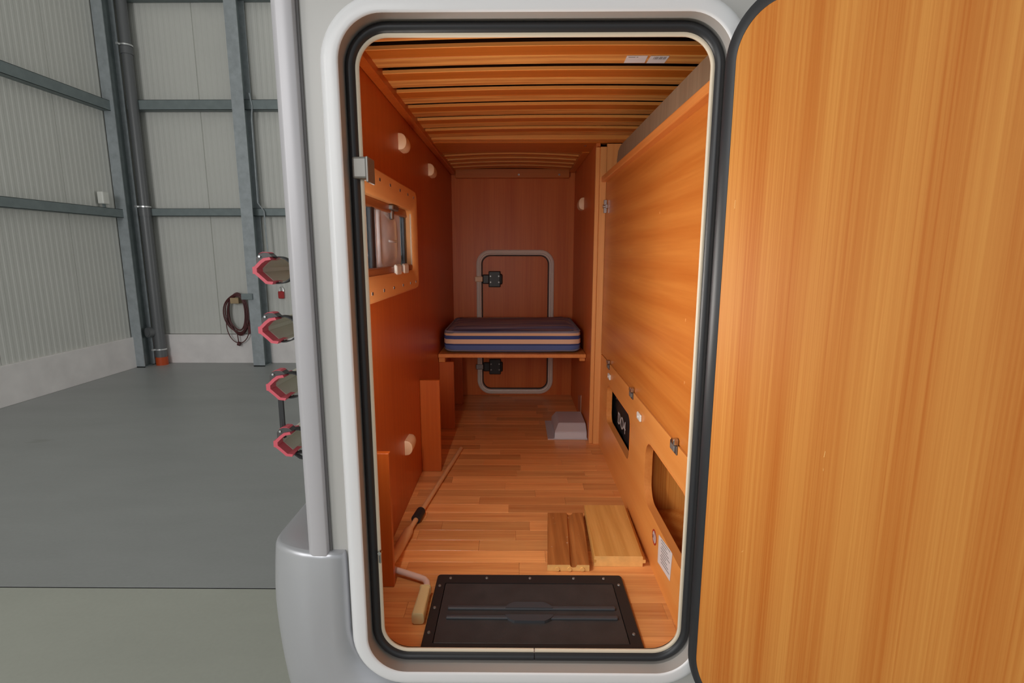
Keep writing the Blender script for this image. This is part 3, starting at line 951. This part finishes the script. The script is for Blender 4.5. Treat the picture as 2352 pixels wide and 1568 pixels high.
# small hatch door in the end wall
dr = thing('door_1', 'small rounded hatch door in the end wall', 'door', (0, YB, 1.02))
dr['kind'] = 'structure'
bm = B()
A = (-0.214, 0.195, 0.608, 1.437)
def dl(d): return rrect(A[0] - d, A[1] + d, A[2] - d, A[3] + d, 0.055 + d, 8)
loop_strip(bm, [[(p[0], y, p[1]) for p in dl(d)] for d, y in ((0.030, YB), (0.029, YB - 0.008), (0.022, YB - 0.014), (0.012, YB - 0.016), (0.008, YB - 0.022), (0.002, YB - 0.020), (-0.002, YB - 0.012), (-0.002, YB + 0.02))])
obj('door_frame', bm, M['cream_l'], dr, smooth=True)['label'] = 'cream rounded plastic frame'
bm = B()
loop_strip(bm, [[(p[0], y, p[1]) for p in dl(d)] for d, y in ((-0.001, YB + 0.01), (-0.001, YB - 0.006), (-0.007, YB - 0.008), (-0.009, YB + 0.01))])
obj('door_seal', bm, M['rubber'], dr, smooth=True)
bm = B(); prism(bm, dl(-0.008), XZ, YB + 0.002, YB + 0.028); obj('door_panel', bm, M['w_back'], dr)
for zc_, s_ in ((1.292, 1), (0.752, 1)):
    bm = B()
    box(bm, -0.170, -0.098, YB - 0.016, YB + 0.004, zc_ - 0.048, zc_ + 0.048, 0.005, 2)
    box(bm, -0.206, -0.165, YB - 0.020, YB + 0.004, zc_ - 0.028, zc_ + 0.028, 0.006, 2)
    box(bm, -0.105, -0.086, YB - 0.014, YB + 0.004, zc_ - 0.032, zc_ + 0.032, 0.008, 2)
    hg = obj('hinge', bm, M['black_pl'], dr)
    for xx in (-0.158, -0.108):
        for zz in (-0.018, 0.018):
            bm = B(); cyl(bm, (xx, YB - 0.0185, zc_ + zz), (xx, YB - 0.014, zc_ + zz), 0.0045, n=10)
            obj('screw', bm, M['steel_dk'], hg)
    bm = B(); box(bm, -0.252, -0.205, YB - 0.026, YB - 0.012, zc_ - 0.015, zc_ + 0.017, 0.004, 2)
    obj('hinge_arm', bm, M['conn'] if zc_ > 1 else M['steel_dk'], dr)

# ------------------------------------------------------------------ slatted bed base overhead
ZS = 1.917
bed = thing('slatted_bed_base', 'slatted wooden bed base forming the roof of the locker', 'bed base', (0, 0.03, ZS))
bm = B(); box(bm, XL + 0.001, -0.357, 0.032, YB - 0.002, ZS - 0.020, ZS + 0.035, 0.002, 1); obj('side_rail', bm, M['w_left'], bed)


def slat(x0, x1, y0, y1, bow, z=ZS, seg=12, parent=bed, th=0.009, split=0.5):
    bm = B()
    rows_ = []
    for i in range(seg + 1):
        u = i / seg
        x = x0 + (x1 - x0) * u
        h = bow * (1 - (2 * u - 1) ** 2)
        ym = y0 + (y1 - y0) * split
        rows_.append([bm.verts.new((x, yy, z + h + dz)) for yy, dz in ((y0, th), (y0, 0.001), (y0 + 0.002, 0), (ym, 0.0012), (ym + 0.001, 0.0004), (y1, 0.0), (y1, th))])
    mi = [2, 2, 0, 0, 1, 1, 0]
    for i in range(seg):
        for k in range(7):
            f = bm.faces.new((rows_[i][k], rows_[i][(k + 1) % 7], rows_[i + 1][(k + 1) % 7], rows_[i + 1][k]))
            f.material_index = mi[k]
    bm.faces.new(rows_[0]); bm.faces.new(rows_[-1][::-1])
    return obj('slat', bm, [M['w_slat'], M['w_slat_raw'], M['w_slat_edge']], parent)


PITCH_S = 0.165
slats = []
for k in range(8):
    y0 = 0.128 + PITCH_S * k
    if k < 7:
        slats.append(slat(-0.362, 0.76, y0 + 0.026, y0 + PITCH_S - 0.021, 0.010))
bm = B(); box(bm, -0.384, 0.76, 1.286, 1.335, ZS - 0.002, ZS + 0.03, 0.002, 1); obj('cross_board', bm, M['w_slat_edge'], bed)
bm = B(); box(bm, -0.384, 0.76, 1.336, 1.545, ZS - 0.006, ZS + 0.03, 0.002, 1); cb = obj('cross_board', bm, M['w_slat'], bed)
bm = B(); cyl(bm, (0.30, 1.40, ZS - 0.008), (0.30, 1.40, ZS), 0.006, n=10); obj('screw', bm, M['chrome'], cb)
for k in range(5):
    y0 = 1.56 + 0.115 * k
    slat(-0.36, 0.306, y0 + 0.019, y0 + 0.115 - 0.020, 0.012)
bm = B(); box(bm, 0.304, 0.3395, 1.55, YB - 0.002, ZS - 0.009, ZS + 0.03, 0.002, 1); obj('side_rail', bm, M['w_slat'], bed)
bm = B(); box(bm, -0.357, 0.304, YB - 0.035, YB - 0.001, ZS - 0.040, ZS + 0.012, 0.002, 1); er = obj('end_rail', bm, M['w_slat'], bed)
for xx in (0.011, 0.245):
    bm = B(); cyl(bm, (xx, YB - 0.037, ZS - 0.022), (xx, YB - 0.034, ZS - 0.022), 0.006, n=10)
    obj('screw', bm, M['chrome'], er)
# two paper labels on the second slat
sl = slats[1]   # bow of the slat lifts the label with it
bm = B(); prism(bm, [(0.272, 0.432), (0.270, 0.384), (0.321, 0.384), (0.324, 0.432)], XY, ZS + 0.0085, ZS + 0.0093)
lb = obj('paper_label', bm, M['paper'], sl)
bm = B(); prism(bm, [(0.329, 0.432), (0.328, 0.384), (0.374, 0.384), (0.374, 0.432)], XY, ZS + 0.0078, ZS + 0.0086)
obj('paper_label', bm, M['paper'], sl)
bm = B()
for k in range(9):
    x = 0.338 + 0.0035 * k
    box(bm, x, x + (0.0022 if k % 3 else 0.0012), 0.388, 0.404, ZS + 0.0073, ZS + 0.0079)
pc = obj('printed_code', bm, M['inkline'], sl); pc['kind'] = 'stuff'
bm = B()
for k, (xa, xb) in enumerate(((0.275, 0.292), (0.295, 0.299))):
    box(bm, xa, xb, 0.390, 0.393, ZS + 0.0080, ZS + 0.0086)
pc = obj('printed_line', bm, M['inkline'], sl); pc['kind'] = 'stuff'

# ------------------------------------------------------------------ fitted cabinet along the right side
cab = thing('fitted_cabinet', 'long wood cabinet with flap door and two cut-outs lining the locker', 'cabinet', (XR, 0.7, ZF))
ZH = 1.0
# flap door above, lower panel below with two openings
bm = B(); box(bm, XR, XR + 0.016, 0.032, 1.325, ZH + 0.0015, 1.762, 0.001, 1); fd = obj('flap_door', bm, M['w_right'], cab)
bm = B()
c1 = rrect(0.685, 1.135, 0.748, 0.908, 0.035, 6)
# the far cut-out narrows towards its upper far corner
holed_plate(bm, c1, (0.545, 1.325, ZF, ZH - 0.0015), YZ, XR + 0.016, XR - 0.002)
c2_ = rrect(0.07, 0.470, 0.725, 0.912, 0.055, 8)
holed_plate(bm, c2_, (0.032, 0.545, ZF, ZH - 0.0015), YZ, XR + 0.016, XR - 0.002)
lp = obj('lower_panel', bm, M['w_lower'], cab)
bm = B()
for L_ in (c1, c2_):
    cy = sum(p[0] for p in L_) / len(L_); cz = sum(p[1] for p in L_) / len(L_)
    o_ = [(cy + (p[0] - cy) * 1.012, cz + (p[1] - cz) * 1.02) for p in L_]
    i_ = [(cy + (p[0] - cy) * 0.994, cz + (p[1] - cz) * 0.99) for p in L_]
    loop_strip(bm, [XF(o_, XR - 0.0022), XF(i_, XR - 0.0035), XF(i_, XR + 0.0185)])
obj('edge_band', bm, M['w_edge_y'], lp, smooth=True)['label'] = 'pale edging round the cut-outs'
# compartments behind the openings
bm = B()
def shell(y0, y1, z0, z1, xd, mi):
    box(bm, xd, xd + 0.01, y0, y1, z0, z1, mi=mi); box(bm, XR + 0.017, xd, y0, y1, z0 - 0.01, z0, mi=mi)
    box(bm, XR + 0.017, xd, y0, y1, z1, z1 + 0.01, mi=mi); box(bm, XR + 0.017, xd, y0 - 0.01, y0, z0, z1, mi=mi); box(bm, XR + 0.017, xd, y1, y1 + 0.01, z0, z1, mi=mi)
shell(0.045, 0.50, 0.675, 0.96, 0.70, 0)
obj('compartment', bm, M['w_door'], cab)
bm = B(); shell(0.62, 1.20, 0.70, 0.96, 0.68, 0); obj('compartment', bm, M['dark_void'], cab)  # far compartment near-black: shade of the recess put into its colour
# ledge strip above the flap, end posts
bm = B(); box(bm, XR - 0.022, XR + 0.02, 0.032, 1.505, 1.748, 1.771, 0.003, 2); obj('ledge', bm, M['w_edge_y'], cab)
bm = B(); box(bm, 0.338, 0.355, 1.335, 1.352, ZF, 1.893, 0.0015, 1); obj('end_post', bm, M['w_edge'], cab)
bm = B(); box(bm, 0.3555, 0.3835, 1.326, 1.344, ZF, 1.893, 0.0015, 1); obj('end_post', bm, M['w_edge'], cab)
bm = B(); box(bm, 0.384, 0.78, 1.328, 1.344, ZF, 1.905); obj('end_panel', bm, M['w_edge'], cab)
bm = B(); box(bm, XR + 0.016, 0.78, 0.034, 1.328, 1.748, 1.764); obj('shelf_board', bm, M['w_back'], cab)
# hinges with their plates and cup arms
for y in (0.205, 0.68, 1.12):
    bm = B()
    box(bm, XR - 0.006, XR - 0.0025, y - 0.026, y + 0.026, ZH - 0.024, ZH - 0.002, 0.001, 1)
    h = obj('hinge', bm, M['steel_dk'], cab)
    bm = B(); box(bm, XR - 0.0085, XR - 0.005, y - 0.014, y + 0.016, ZH - 0.020, ZH - 0.006, 0.001, 1); obj('hinge_recess', bm, M['clip_st'], h)
    bm = B(); box(bm, XR - 0.014, XR - 0.001, y - 0.028, y - 0.012, ZH + 0.001, ZH + 0.016, 0.002, 1); cyl(bm, (XR - 0.016, y - 0.02, ZH + 0.012), (XR - 0.004, y - 0.02, ZH + 0.012), 0.006, n=12); obj('hinge_knuckle', bm, M['chrome'], h)
for y in (0.555, 1.085):
    bm = B(); box(bm, XR - 0.009, XR - 0.002, y - 0.022, y + 0.022, 0.940, 0.962, 0.003, 2)
    cyl(bm, (XR - 0.012, y, 0.951), (XR - 0.008, y, 0.951), 0.004, n=10); obj('magnet_catch', bm, M['white_pl'], cab)
bm = B(); box(bm, XR - 0.012, XR - 0.0005, 1.270, 1.300, 1.635, 1.65, 0.001, 1); cyl(bm, (XR - 0.020, 1.285, 1.643), (XR - 0.001, 1.285, 1.643), 0.008, n=12)
box(bm, XR - 0.016, XR - 0.003, 1.280, 1.29, 1.615, 1.67, 0.001, 1); obj('flap_latch', bm, M['chrome'], cab)
# stickers on the lower panel: warning disc and printed notice
def disc(bm, cy, cz, r0, r1, x, n=28, ey=1.0):
    pts0 = [(x, cy + r0 * ey * math.cos(2 * PI * i / n), cz + r0 * math.sin(2 * PI * i / n)) for i in range(n)]
    pts1 = [(x, cy + r1 * ey * math.cos(2 * PI * i / n), cz + r1 * math.sin(2 * PI * i / n)) for i in range(n)]
    loop_strip(bm, [pts0, pts1])
SX = XR - 0.0024
bm = B(); disc(bm, 0.338, 0.674, 0.0005, 0.0185, SX); pd = obj('warning_sticker', bm, M['print'], lp)
bm = B(); disc(bm, 0.338, 0.674, 0.0165, 0.0215, SX - 0.0003); box(bm, SX - 0.0004, SX - 0.0001, 0.3365, 0.3395, 0.657, 0.691); obj('sticker_ring', bm, M['red_paint'], lp)
bm = B(); box(bm, SX - 0.0005, SX - 0.0002, 0.3475, 0.3515, 0.667, 0.676); obj('sticker_mark', bm, M['black_pl'], lp)
bm = B(); prism(bm, [(0.296, 0.706), (0.176, 0.726), (0.184, 0.645), (0.294, 0.628)], YZ, SX, SX - 0.0003)
obj('printed_notice', bm, M['paper'], lp)
bm = B()
for k in range(9):
    zz = 0.0075 * k
    a0 = 0.272 - 0.004 * (k % 3); a1 = 0.192 + 0.010 * ((k * 7) % 4)
    z_of = lambda yy: 0.703 - zz + (0.296 - yy) * 0.16
    prism(bm, [(a0, z_of(a0)), (a1, z_of(a1)), (a1, z_of(a1) - 0.0022), (a0, z_of(a0) - 0.0022)], YZ, SX - 0.0003, SX - 0.0006)
obj('print_lines', bm, M['inkline'], lp)
# pale chips in the laminate
rnd = random.Random(5)
for k in range(16):
    y = rnd.uniform(0.15, 1.2); z = rnd.uniform(1.03, 1.6) if k < 11 else rnd.uniform(0.6, 0.73)
    xx = XR - 0.0001 if z > 1 else XR - 0.0021
    bm = B(); prism(bm, [(y, z), (y + 0.004, z + 0.001), (y + 0.003, z + 0.007), (y - 0.001, z + 0.006)], YZ, xx, xx - 0.0002)
    obj('chip', bm, M['w_edge'], cab)

t = thing('grey_board', 'grey-brown board standing on the cabinet ledge under the slats', 'board', (0.40, 0.6, 1.77))
bm = B(); pl = [(0.034, 1.7715), (1.105, 1.7715), (1.115, 1.80), (1.095, 1.833), (1.05, 1.845), (0.034, 1.845)]
prism(bm, pl, YZ, XR + 0.003, XR + 0.018); obj('panel', bm, M['greyboard'], t)

# bag and bottle in the far compartment
t = thing('black_bag', 'black nylon bag with white lettering inside the far cabinet cut-out', 'bag', (0.50, 0.98, 0.70))
bm = B(); bmesh.ops.create_cube(bm, size=1); bmesh.ops.subdivide_edges(bm, edges=bm.edges, cuts=4, use_grid_fill=True)
rnd = random.Random(2)
for v in bm.verts:
    v.co = Vector((0.478 + v.co.x * 0.118, 0.965 + v.co.y * 0.33, 0.802 + v.co.z * 0.19)) + Vector([rnd.uniform(-0.006, 0.006) for _ in range(3)])
for v in bm.verts:
    if v.co.z > 0.88: v.co.y += 0.03; v.co.x += 0.02
obj('bag_body', bm, M['blackcloth'], t, smooth='all')
for ch, yy in (('D', 1.03), ('O', 0.975), ('4', 0.915)):
    fc = bpy.data.curves.new('letter', 'FONT'); fc.body = ch; fc.size = 0.068; fc.extrude = 0.0006
    tmp = bpy.data.objects.new('letter_curve', fc); COL.objects.link(tmp)
    me = bpy.data.meshes.new_from_object(tmp.evaluated_get(bpy.context.evaluated_depsgraph_get()))
    bpy.data.objects.remove(tmp)
    me.materials.clear(); me.materials.append(M['print'])
    fo = bpy.data.objects.new('letter', me); COL.objects.link(fo); fo.parent = t
    fo.rotation_euler = (PI / 2, 0, -PI / 2)
    fo.location = Vector((0.4085, yy, 0.775)) - t.location
bm = B(); tube(bm, [(0.414, 1.08, 0.86), (0.408, 1.0, 0.885), (0.410, 0.9, 0.89), (0.416, 0.82, 0.87)], 0.006, 8); obj('handle', bm, M['strap'], t, smooth=True)
t = thing('dark_bottle', 'dark bottle with white label beside the black bag', 'bottle', (0.46, 0.745, 0.701))
bm = B()
for (z0, z1, r0, r1) in ((0.701, 0.84, 0.03, 0.03), (0.84, 0.865, 0.03, 0.016), (0.865, 0.89, 0.016, 0.016)):
    cyl(bm, (0.46, 0.745, z0), (0.46, 0.745, z1), r0, r1, 20)
obj('body', bm, M['black_pl'], t, smooth=True)
bm = B(); cyl(bm, (0.46, 0.745, 0.765), (0.46, 0.745, 0.83), 0.0305, n=20, cap=False); obj('paper_label', bm, M['paper'], t, smooth=True)
bm = B(); cyl(bm, (0.46, 0.745, 0.885), (0.46, 0.745, 0.898), 0.017, n=16); obj('cap', bm, M['chrome'], t, smooth=True)

# ------------------------------------------------------------------ shelf, cushion
sh = thing('shelf', 'wooden shelf carrying the striped cushion in front of the small hatch', 'shelf', (0, 1.8, 0.965))
bm = B(); box(bm, XL + 0.002, 0.338, 1.50, 2.12, 0.944, 0.962, 0.002, 2); obj('shelf_board', bm, M['w_edge_y'], sh)
bm = B(); box(bm, 0.310, 0.338, 1.53, 2.1, 0.922, 0.944, 0.002, 1); obj('cleat', bm, M['w_edge_y'], sh)
bm = B(); box(bm, XL + 0.002, -0.352, 1.515, 2.1, 0.918, 0.944, 0.002, 1); obj('cleat', bm, M['w_edge_y'], sh)

cu = thing('striped_cushion', 'blue and tan striped seat cushion lying on the shelf', 'cushion', (-0.02, 1.8, 0.963))
bm = B(); bmesh.ops.create_cube(bm, size=1)
bmesh.ops.subdivide_edges(bm, edges=bm.edges, cuts=13, use_grid_fill=True)
for v in bm.verts:
    x, y, z = v.co
    ax, ay, az = abs(2 * x), abs(2 * y), abs(2 * z)
    # rounded vertical corners and a soft edge
    f = 1.0
    px, py = 2 * x, 2 * y
    rr = max(0.0, (ax - 0.86) / 0.14) ** 2; ss = max(0.0, (ay - 0.86) / 0.14) ** 2
    if rr > 0 and ss > 0:
        k = 0.14 * (math.sqrt(rr) + math.sqrt(ss) - math.hypot(math.sqrt(rr), math.sqrt(ss))) * 0.5
        px -= math.copysign(k, px); py -= math.copysign(k, py)
    bulge = (1 - az ** 4) * 0.010
    X = -0.022 + px * 0.330 + (math.copysign(bulge, px) if ax > 0.99 else 0)
    Y = 1.80 + py * 0.265 + (math.copysign(bulge, py) if ay > 0.99 else 0)
    Z = 0.963 + (z + 0.5) * 0.118
    edge = max(ax, ay)
    if z > 0.49:
        Z += -0.016 * max(0, (edge - 0.86) / 0.14) ** 2 + 0.006 * (1 - edge ** 2) - 0.012 * (1 - min(1, ax * 1.0) ** 2) * max(0, py)
        Z += 0.010 * math.copysign(1, px) * ax * 0.4
    if z < -0.49:
        Z += 0.012 * max(0, (edge - 0.86) / 0.14) ** 2 * (0.3 + 1.4 * ax ** 6)
    v.co = Vector((X, Y, Z))
obj('cover', bm, M['cushion'], cu, smooth='all')
for zz, e in ((1.066, 0.002), (0.975, 0.002)):
    pts = []
    for p in rrect(-0.022 - 0.334, -0.022 + 0.334, 1.80 - 0.269, 1.80 + 0.269, 0.035, 5):
        ax = abs((p[0] + 0.022) / 0.334)
        dz = (0.008 * math.copysign(ax ** 1, p[0] + 0.022) * 0.4 if zz > 1.0 else -0.009 + 0.016 * ax ** 6)
        pts.append((p[0], p[1], zz + dz))
    bm = B(); tube(bm, pts, 0.0042, 8, closed=True)
    obj('piping', bm, M['piping'], cu, smooth=True)

# ------------------------------------------------------------------ uprights and connectors on the left wall
def upright(y, x1, z1, label, th=0.018):
    bm = B(); box(bm, XL + 0.0005, x1, y, y + th, ZF + 0.0005, z1, 0.0012, 1)
    o = obj('upright_board', bm, M['w_left'], origin=(XL, y, ZF)); tag(o, label, 'board', 'upright boards on the side wall')
upright(0.262, -0.326, 0.945, 'narrow upright wood board nearest the doorway beside the crank grip')
upright(1.01, -0.306, 0.952, 'narrow upright wood board in the middle of the side wall')
upright(1.53, -0.312, 0.917, 'narrow upright wood board supporting the front of the shelf')
upright(1.97, -0.316, 0.917, 'narrow upright wood board deep under the rear of the shelf')


def connector(y, z, side, label, ln=0.075, h=0.052):
    """half-round plastic block lying along the wall"""
    x0 = XL if side > 0 else 0.34
    bm = B()
    n = 10
    prof = [(0.0, -h / 2)] + [(0.026 * math.sin(PI * i / n) ** 0.7, -h / 2 * math.cos(PI * i / n)) for i in range(1, n)] + [(0.0, h / 2)]
    loops = []
    for k, (yy, s_) in enumerate(((0, 0.9), (0.002, 1.0), (ln * 0.55, 1.0), (ln * 0.8, 0.93), (ln * 0.94, 0.72), (ln, 0.35))):
        loops.append([(x0 + side * p[0] * s_, y + yy, z + p[1] * s_) for p in prof])
    vs = loop_strip(bm, loops)
    bm.faces.new(vs[0]); bm.faces.new(vs[-1][::-1])
    o = obj('corner_connector', bm, M['conn'], origin=(x0, y, z), smooth=True)
    tag(o, label, 'connector', 'cream plastic connectors on the locker walls')
connector(0.775, 1.806, 1, 'cream plastic connector above the window near the doorway', 0.10)
connector(1.355, 1.805, 1, 'cream plastic connector high on the wall beyond the window', 0.12)
connector(0.71, 0.785, 1, 'cream plastic connector low on the wall between two uprights', 0.10)
connector(1.73, 1.695, -1, 'cream plastic connector on the dark wall behind the cabinet post', 0.12, 0.06)

# ------------------------------------------------------------------ things on the floor
t = thing('floor_hatch', 'black plastic hatch with ribbed lid set in the floor by the doorway', 'hatch', (0.035, 0.16, ZF))
bm = B()
hx0, hx1, hy0, hy1 = -0.215, 0.287, 0.028, 0.307
ix0, ix1, iy0, iy1 = -0.190, 0.258, 0.048, 0.268
loops = [[(p[0], p[1], z) for p in rrect(a, b_2, c, d, r, 4)] for a, b_2, c, d, r, z in ((hx0, hx1, hy0, hy1, 0.008, ZF + 0.0005), (hx0, hx1, hy0, hy1, 0.008, ZF + 0.007), (hx0 + 0.003, hx1 - 0.003, hy0 + 0.003, hy1 - 0.003, 0.006, ZF + 0.010), (ix0, ix1, iy0, iy1, 0.004, ZF + 0.010), (ix0, ix1, iy0, iy1, 0.004, ZF + 0.002))]
loop_strip(bm, loops)
obj('hatch_frame', bm, M['hatch_fr'], t, smooth=True)
bm = B(); box(bm, ix0 + 0.0015, ix1 - 0.0015, iy0 + 0.0015, iy1 - 0.0015, ZF + 0.001, ZF + 0.0095, 0.0015, 2)
lid = obj('lid', bm, M['hatch'], t)
zt = ZF + 0.0095
for y0, side in ((0.166, 1), (0.132, -1)):
    bm = B()
    box(bm, -0.170, 0.245, y0 - 0.006, y0 + 0.006, zt - 0.001, zt + 0.006, 0.003, 2)
    n = 16
    pl = []
    for i in range(n + 1):
        u = i / n
        x = -0.026 + 0.115 * u
        pl.append((x, y0 + side * 0.017 * min(1.0, math.sin(PI * u) * 1.9) ** 0.8))
    poly = [(-0.026, y0 - side * 0.005)] + pl + [(0.089, y0 - side * 0.005)]
    prism(bm, poly, XY, zt - 0.001, zt + 0.0075)
    obj('rib', bm, M['rib'], lid)
k = 0
for x, y in ((-0.178, 0.288), (-0.08, 0.289), (0.037, 0.289), (0.155, 0.289), (0.236, 0.289), (0.272, 0.262), (-0.203, 0.255), (-0.203, 0.168), (-0.203, 0.082), (0.272, 0.08)):
    bm = B(); cyl(bm, (x, y, ZF + 0.0095), (x, y, ZF + 0.0125), 0.0042, 0.003, 12); obj('screw', bm, M['clip_st'], t)

# two offcuts of board
t = thing('grooved_timber_board', 'brown grooved timber offcut lying behind the floor hatch', 'board', (0.15, 0.49, ZF))
bm = B()
Z0, Z1 = ZF + 0.0005, ZF + 0.019
prof = [(0.0, Z0), (0.025, Z0), (0.027, Z0 + 0.004), (0.034, Z0 + 0.004), (0.036, Z0), (0.118, Z0), (0.118, Z1 - 0.001), (0.116, Z1), (0.0835, Z1), (0.079, Z1 - 0.007), (0.072, Z1 - 0.008), (0.066, Z1 - 0.006), (0.0635, Z1), (0.001, Z1), (0.0, Z1 - 0.001)]
def q1(a, b, tt): return (0.087 + a + 0.018 * (tt - 0.338) / 0.3, tt, b)
prism(bm, prof, q1, 0.338, 0.635)
obj('board', bm, M['w_board1'], t)
bm = B(); prism(bm, [(p[0] * 0.998 + 0.0001, p[1]) for p in prof], q1, 0.3372, 0.3379)
for xx in (0.028, 0.062, 0.098):
    cyl(bm, (0.087 + xx, 0.334, Z0 + 0.0065), (0.087 + xx, 0.339, Z0 + 0.0065), 0.006, n=12)
obj('sawn_end', bm, M['w_end'], t)
t = thing('tongued_timber_board', 'pale yellow timber offcut with a tongue beside the cabinet', 'board', (0.30, 0.5, ZF))
bm = B()
Z1 = ZF + 0.032
prof = [(0.0, Z0), (0.138, Z0), (0.138, Z0 + 0.010), (0.146, Z0 + 0.011), (0.146, Z0 + 0.020), (0.138, Z0 + 0.021), (0.138, Z1 - 0.002), (0.136, Z1), (0.002, Z1), (0.0, Z1 - 0.002), (0.0, Z0 + 0.021), (0.006, Z0 + 0.020), (0.006, Z0 + 0.012), (0.0, Z0 + 0.011)]
def q2(a, b, tt): return (0.221 + a + 0.010 * (tt - 0.36) / 0.3, tt, b)
prism(bm, prof, q2, 0.361, 0.665)
obj('board', bm, M['w_board2'], t)
bm = B(); prism(bm, prof, q2, 0.3602, 0.3609); obj('sawn_end', bm, M['w_end'], t)

# pressed metal cover by the right wall
t = thing('metal_cover', 'silver pressed metal cover on the floor by the deep wall', 'cover', (0.25, 1.5, ZF))
bm = B()
loops = []
for (a, b_2, c, d, z) in ((0.150, 0.3385, 1.385, 1.66, ZF + 0.0005), (0.150, 0.3385, 1.385, 1.66, ZF + 0.0025), (0.182, 0.336, 1.388, 1.645, ZF + 0.0035), (0.184, 0.336, 1.392, 1.64, ZF + 0.034), (0.204, 0.334, 1.43, 1.615, ZF + 0.068)):
    loops.append([(a, c, z), (b_2, c, z), (b_2, d, z), (a, d, z)])
vs = loop_strip(bm, loops); bm.faces.new(vs[-1]); bm.faces.new(vs[0][::-1])
bmesh.ops.bevel(bm, geom=[e for e in bm.edges if e.calc_length() > 0.005], offset=0.0025, segments=2, affect='EDGES')
obj('cover', bm, M['alu'], t)

# awning crank
t = thing('awning_crank', 'cream awning crank with plastic grip lying along the side wall', 'crank', (-0.30, 0.6, ZF))
zr = ZF + 0.012
bm = B(); tube(bm, [(-0.250, 1.240, zr - 0.002), (-0.3225, 0.66, zr + 0.001)], [0.0085, 0.0085], 12); obj('shaft', bm, M['crank'], t, smooth=True)
bm = B(); tube(bm, [(-0.3225, 0.66, zr + 0.001), (-0.338, 0.53, zr + 0.003)], 0.0085, 12); obj('shaft', bm, M['crank'], t, smooth=True)
bm = B(); tube(bm, [(-0.3235, 0.648, zr + 0.004), (-0.3305, 0.592, zr + 0.004)], 0.0155, 14); obj('joint_sleeve', bm, M['rubber_matt'], t, smooth=True)
bm = B(); tube(bm, [(-0.337, 0.535, zr + 0.004), (-0.340, 0.51, zr + 0.005), (-0.3505, 0.40, zr + 0.005), (-0.357, 0.335, zr + 0.005)], [0.0095, 0.0155, 0.0155, 0.012], 12); obj('sleeve', bm, M['crank'], t, smooth=True)
bm = B()
pts = [(-0.357, 0.34, zr + 0.006), (-0.352, 0.322, zr + 0.006), (-0.335, 0.314, zr + 0.005), (-0.290, 0.296, zr + 0.003), (-0.262, 0.284, zr + 0.002), (-0.247, 0.276, zr + 0.002), (-0.238, 0.262, zr + 0.003), (-0.2345, 0.245, zr + 0.004), (-0.234, 0.22, zr + 0.005)]
tube(bm, pts, 0.0085, 12); obj('arm', bm, M['crank_bend'], t, smooth=True)
bm = B()
loops = []
for y, r in ((0.232, 0.0125), (0.230, 0.0145), (0.226, 0.0145), (0.2255, 0.0128), (0.22, 0.0130), (0.124, 0.0150), (0.120, 0.0145), (0.119, 0.0125)):
    loops.append([(p[0], y, p[1]) for p in rrect(-0.236 - r, -0.236 + r, ZF + 0.0165 - r, ZF + 0.0165 + r, r * 0.45, 4)])
vs = loop_strip(bm, loops); bm.faces.new(vs[0]); bm.faces.new(vs[-1][::-1])
obj('grip', bm, M['grip'], t, smooth=True)
